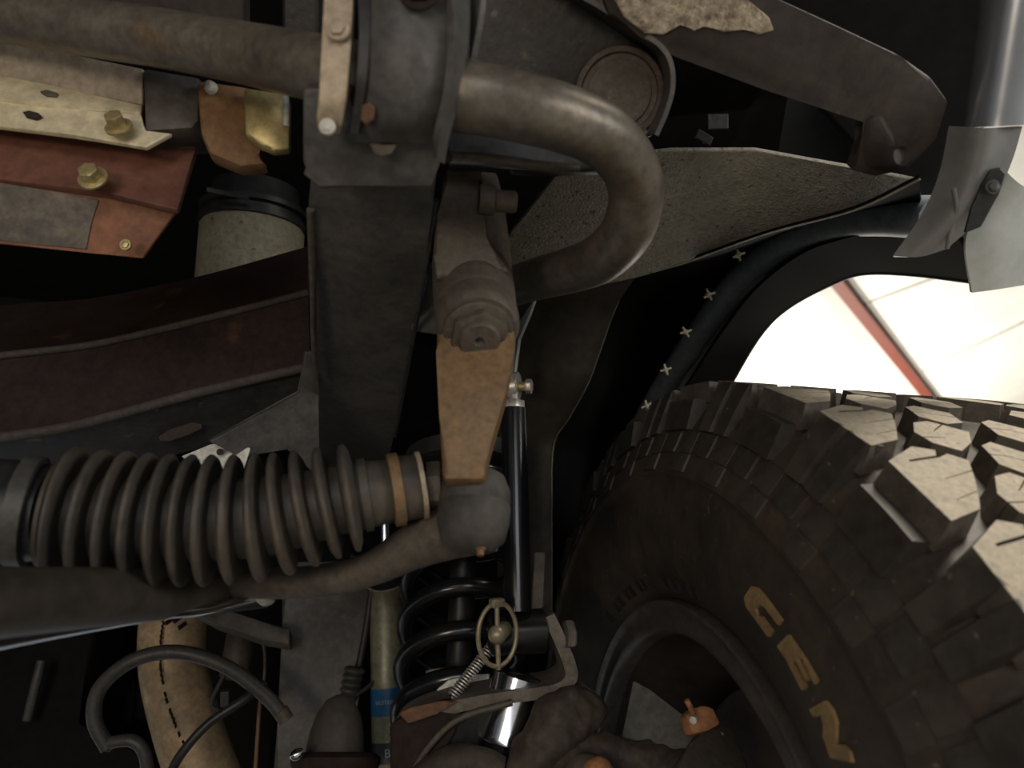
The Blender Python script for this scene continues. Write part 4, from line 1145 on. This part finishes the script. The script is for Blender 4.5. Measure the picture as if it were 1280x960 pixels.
stb = thing('shock_top_bracket', 'shiny dark cup bracket above the shock absorber, under the steering rod', 'bracket', W(480, 740, 0.80))
bm = NB(); sheet(bm, [[(436, 700, 0.78), (446, 722, 0.775), (470, 738, 0.775), (500, 732, 0.78), (518, 712, 0.79)],
                     [(440, 690, 0.80), (450, 704, 0.795), (474, 714, 0.795), (498, 708, 0.80), (514, 696, 0.81)],
                     [(440, 680, 0.84), (450, 684, 0.84), (474, 686, 0.84), (498, 682, 0.84), (520, 672, 0.84)]], 24, 8, 0.003)
mk('cup', bm, gloss_black, stb, smooth=60)
bm = NB(); ptube(bm, [(436, 701, 0.779), (446, 723, 0.774), (470, 739, 0.774), (500, 733, 0.779), (518, 712, 0.789)], 0.0014, 24, 8)
mk('pale_lip', bm, worn_edge, stb, 'thin pale lip', smooth=60)  # pale tube along the lower edge of the cup
# centre column and rubber stop
colm = thing('axle_link_arm', 'wide dark grey dusty axle arm standing upright beneath the bellows', 'axle arm', W(405, 960, 0.80))
bm = NB(); plate(bm, P3((365, 740, 0.84), (460, 740, 0.86), (400, 960, 0.78)), [(352, 700), (470, 700), (466, 735), (458, 790), (440, 870), (432, 1010), (338, 1010), (347, 900), (352, 800)], 0.06, 0.008)
mk('arm_box', bm, shield_steel if False else chassis_steel, colm, smooth=40)
bm = NB(); ptube(bm, [(465, 735, 0.845), (456, 795, 0.83), (440, 870, 0.805), (425, 890, 0.80)], 0.004, 20, 10)
mk('arm_edge', bm, black_steel, colm, smooth=50)
bs = thing('rubber_stop', 'brown conical rubber stop on a rusty dished seat, low centre', 'rubber stop', W(418, 960, 0.66))
bm = NB(); lathe(bm, W(418, 946, 0.66), ZV, [(0, 0.027), (0.02, 0.025), (0.035, 0.021), (0.048, 0.013), (0.053, 0.004)], 32)
mk('cone', bm, rubber_stop, bs, smooth=60)
bm = NB(); lathe(bm, W(418, 970, 0.655), ZV, [(0, 0.036), (0.010, 0.041), (0.015, 0.041), (0.019, 0.036), (0.020, 0.02)], 36)
seat = mk('dished_seat', bm, brown_steel, bs, smooth=50)
bm = NB(); lathe(bm, W(371, 943, 0.62), cvec(-0.9, 0.3, -0.4), [(-0.006, 0.003), (0.0, 0.005), (0.004, 0.004), (0.006, 0.001)], 14)
mk('bright_tip', bm, chrome, seat, 'bright worn tip', smooth=50)
gro = thing('wire_grommet', 'small ribbed black wire grommet between axle arm and shock absorber', 'grommet', W(437, 875, 0.80))
bm = NB()
ga, gb = W(434, 876, 0.79), W(444, 834, 0.80)
gl = (gb-ga).length
prof = []
for k in range(31):
    prof.append((gl*k/30, 0.0075+0.0028*abs(math.sin(k/30*PI*5))+0.002*k/30))
lathe(bm, ga, gb-ga, prof, 20)
mk('ribbed_sleeve', bm, hose, gro, smooth=70)
bm = NB(); ptube(bm, [(436, 872, 0.785), (458, 860, 0.80), (476, 838, 0.82), (470, 800, 0.83)], 0.0022, 20, 8)
mk('wire', bm, hose, gro, smooth=60)

# exhaust, hoses, wires
exh = thing('exhaust_pipe', 'tan heat-stained exhaust pipe with cracked seam descending behind the brake hose', 'exhaust pipe', W(245, 960, 0.80))
ep = [(222, 735, 0.92, .040), (216, 790, 0.90, .0400), (218, 840, 0.88, .0390), (232, 900, 0.86, .0385), (252, 960, 0.84, .0385), (285, 1040, 0.83, .0385)]
bm = NB(); ptube(bm, ep, None, 40, 32)
mk('pipe', bm, exhaust, exh, smooth=60)
crk = [(204, 778), (201, 800), (200, 825), (203, 850), (209, 878), (217, 900), (225, 920), (236, 940)]
for k, q in enumerate(catmull(crk, 26)):
    if random.random() < 0.82:
        bm = NB()
        x, y = q
        d = 0.905-(y-778)*0.00038-0.0425
        box(bm, W(x, y, d), cvec(0.3+random.uniform(-.3, .3), 1, 0), cvec(1, -0.3, 0), FWD, 0.0062, random.uniform(0.0006, 0.0014), 0.004, 0)
        mk('crack', bm, crack_dark, exh)
for x, y in ((226, 860), (230, 868), (233, 876), (222, 774), (212, 776), (228, 782)):
    bm = NB(); box(bm, W(x, y, 0.858), cvec(0.5, 1, 0), cvec(1, -0.5, 0), FWD, 0.005, 0.0014, 0.02, 0)
    mk('pit', bm, crack_dark, exh)
hs = thing('brake_hose', 'dark rubber hose arching across the exhaust pipe', 'hose', W(230, 820, 0.72))
bm = NB(); ptube(bm, [(135, 935, 0.70), (118, 900, 0.70), (125, 860, 0.705), (165, 826, 0.71), (220, 815, 0.72), (280, 832, 0.725), (330, 868, 0.73), (355, 896, 0.73)], 0.0072, 60, 16)
mk('hose_body', bm, hose, hs, smooth=60)
bm = NB(); ptube(bm, [(350, 888, 0.729), (358, 900, 0.729)], 0.0080, 6, 14)
mk('hose_ferrule', bm, cast_steel, hs, smooth=50)
bm = NB(); ptube(bm, [(133, 934, 0.70), (140, 928, 0.70), (165, 926, 0.70), (180, 940, 0.70), (186, 975, 0.70)], 0.006, 20, 12)
mk('hose_tail', bm, hose, hs, smooth=50)
bm = NB(); ptube(bm, [(205, 985, 0.70), (225, 945, 0.70), (260, 905, 0.71), (300, 878, 0.72), (332, 855, 0.74)], 0.0045, 40, 12)
tag(mk('black_cable', bm, black_plastic, smooth=60), 'straight thin black cable slanting over the lower exhaust pipe', 'cable')
bm = NB(); ptube(bm, [(330, 862, 0.80), (325, 880, 0.80), (322, 920, 0.79), (318, 985, 0.78)], 0.0022, 30, 8)
tag(mk('brown_wire', bm, arm_steel, smooth=60), 'thin brown wire hanging right of the exhaust pipe', 'wire')
bm = NB(); ptube(bm, [(328, 800, 0.80), (331, 820, 0.80), (330, 850, 0.80), (326, 862, 0.80)], 0.0016, 30, 8)
tag(mk('pale_wire', bm, grey_patch, smooth=60), 'short pale wire with a kink above the hose end', 'wire')
sol = thing('grey_sensor', 'grey cylindrical sensor hanging among wires behind the hose', 'sensor', W(296, 850, 0.84))
bm = NB(); lathe(bm, W(292, 850, 0.84), ZV, [(0, 0.010), (0.004, 0.017), (0.05, 0.017), (0.054, 0.012), (0.065, 0.006)], 24)
mk('sensor_body', bm, cast_steel, sol, smooth=50)
bm = NB(); box(bm, W(282, 873, 0.82), RIGHT, UP, FWD, 0.010, 0.018, 0.008)
mk('connector', bm, hose, sol)
bm = NB(); ptube(bm, [(283, 838, 0.83), (272, 860, 0.83), (264, 880, 0.83), (276, 890, 0.82)], 0.0025, 20, 8)
mk('sensor_wire', bm, hose, sol, smooth=50)
brk = thing('slanted_brace', 'dark steel brace slanting from the damper end to the axle arm', 'brace', W(320, 780, 0.80))
bm = NB(); plate(bm, P3((235, 765, 0.80), (360, 780, 0.80), (300, 790, 0.79)), [(232, 762), (270, 758), (300, 768), (362, 785), (362, 806), (330, 800), (270, 780)], 0.02, 0.003)
mk('brace_bar', bm, chassis_steel, brk, smooth=40)
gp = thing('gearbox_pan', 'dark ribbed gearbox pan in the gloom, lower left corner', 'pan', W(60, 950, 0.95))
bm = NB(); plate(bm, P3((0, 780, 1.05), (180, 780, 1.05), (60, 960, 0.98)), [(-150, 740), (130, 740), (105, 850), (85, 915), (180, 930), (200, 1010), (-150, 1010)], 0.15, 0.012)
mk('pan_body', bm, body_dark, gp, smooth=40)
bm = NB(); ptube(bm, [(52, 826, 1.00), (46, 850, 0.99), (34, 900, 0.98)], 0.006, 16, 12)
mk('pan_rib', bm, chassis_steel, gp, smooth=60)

# lower centre: knuckle castings
knu = thing('steering_knuckle', 'crusty brown steering knuckle casting between spring bracket and wheel', 'knuckle', W(720, 960, 0.56))
bm = NB(); ptube(bm, [(640, 1010, 0.57, .020), (672, 945, 0.575, .022), (700, 905, 0.58, .023), (725, 885, 0.59, .020), (735, 872, 0.60, .014)], None, 60, 32); crust(bm, 0.004, 45)
mk('knuckle_arm', bm, knuckle_iron, knu, smooth=60)
bm = NB(); ptube(bm, [(690, 1000, 0.56, .02), (720, 958, 0.565, .017), (760, 940, 0.57, .013), (800, 950, 0.565, .015), (860, 966, 0.555, .020)], None, 60, 32); crust(bm, 0.004, 45)
mk('knuckle_web', bm, knuckle_iron, knu, smooth=60)
bm = NB(); lathe(bm, W(732, 975, 0.535), cvec(0.2, -0.6, -0.8), [(-0.01, 0.017), (0.008, 0.018), (0.012, 0.014), (0.014, 0.006)], 24)
mk('joint_cap', bm, cast_steel, knu, smooth=50)
bm = NB(); lathe(bm, W(748, 966, 0.525), cvec(0.5, -0.5, -0.7), [(-0.01, 0.010), (0.004, 0.011), (0.008, 0.008), (0.009, 0.003)], 20)
mk('rusty_nut', bm, orange_rust, knu, 'orange rusty nut', smooth=50)
ct = thing('axle_casting', 'dark brown ribbed axle casting under the bare sleeve', 'casting', W(640, 960, 0.60))
cpn = P3((600, 960, 0.585), (700, 960, 0.59), (680, 880, 0.61))
bm = NB(); plate(bm, cpn, [(610, 1000), (625, 945), (650, 915), (690, 885), (700, 880), (698, 930), (668, 1000)], 0.04, 0.006)
mk('casting_body', bm, knuckle_iron, ct, smooth=40)
for x, y in ((690, 892), (680, 912), (668, 932)):
    bm = NB(); box(bm, W(x, y, 0.585), cvec(0.35, 1, -0.2), cvec(1, -0.4, 0.1), FWD, 0.020, 0.006, 0.012, 0.0015)
    mk('rib', bm, black_steel, ct)
bm = NB(); ptube(bm, [(520, 985, 0.575, .014), (560, 955, 0.575, .014), (600, 955, 0.575, .013), (625, 965, 0.575, .012)], None, 20, 16)
tag(mk('axle_clamp', bm, knuckle_iron, smooth=60), 'rounded brown clamp at the bottom under the perch bracket', 'clamp')
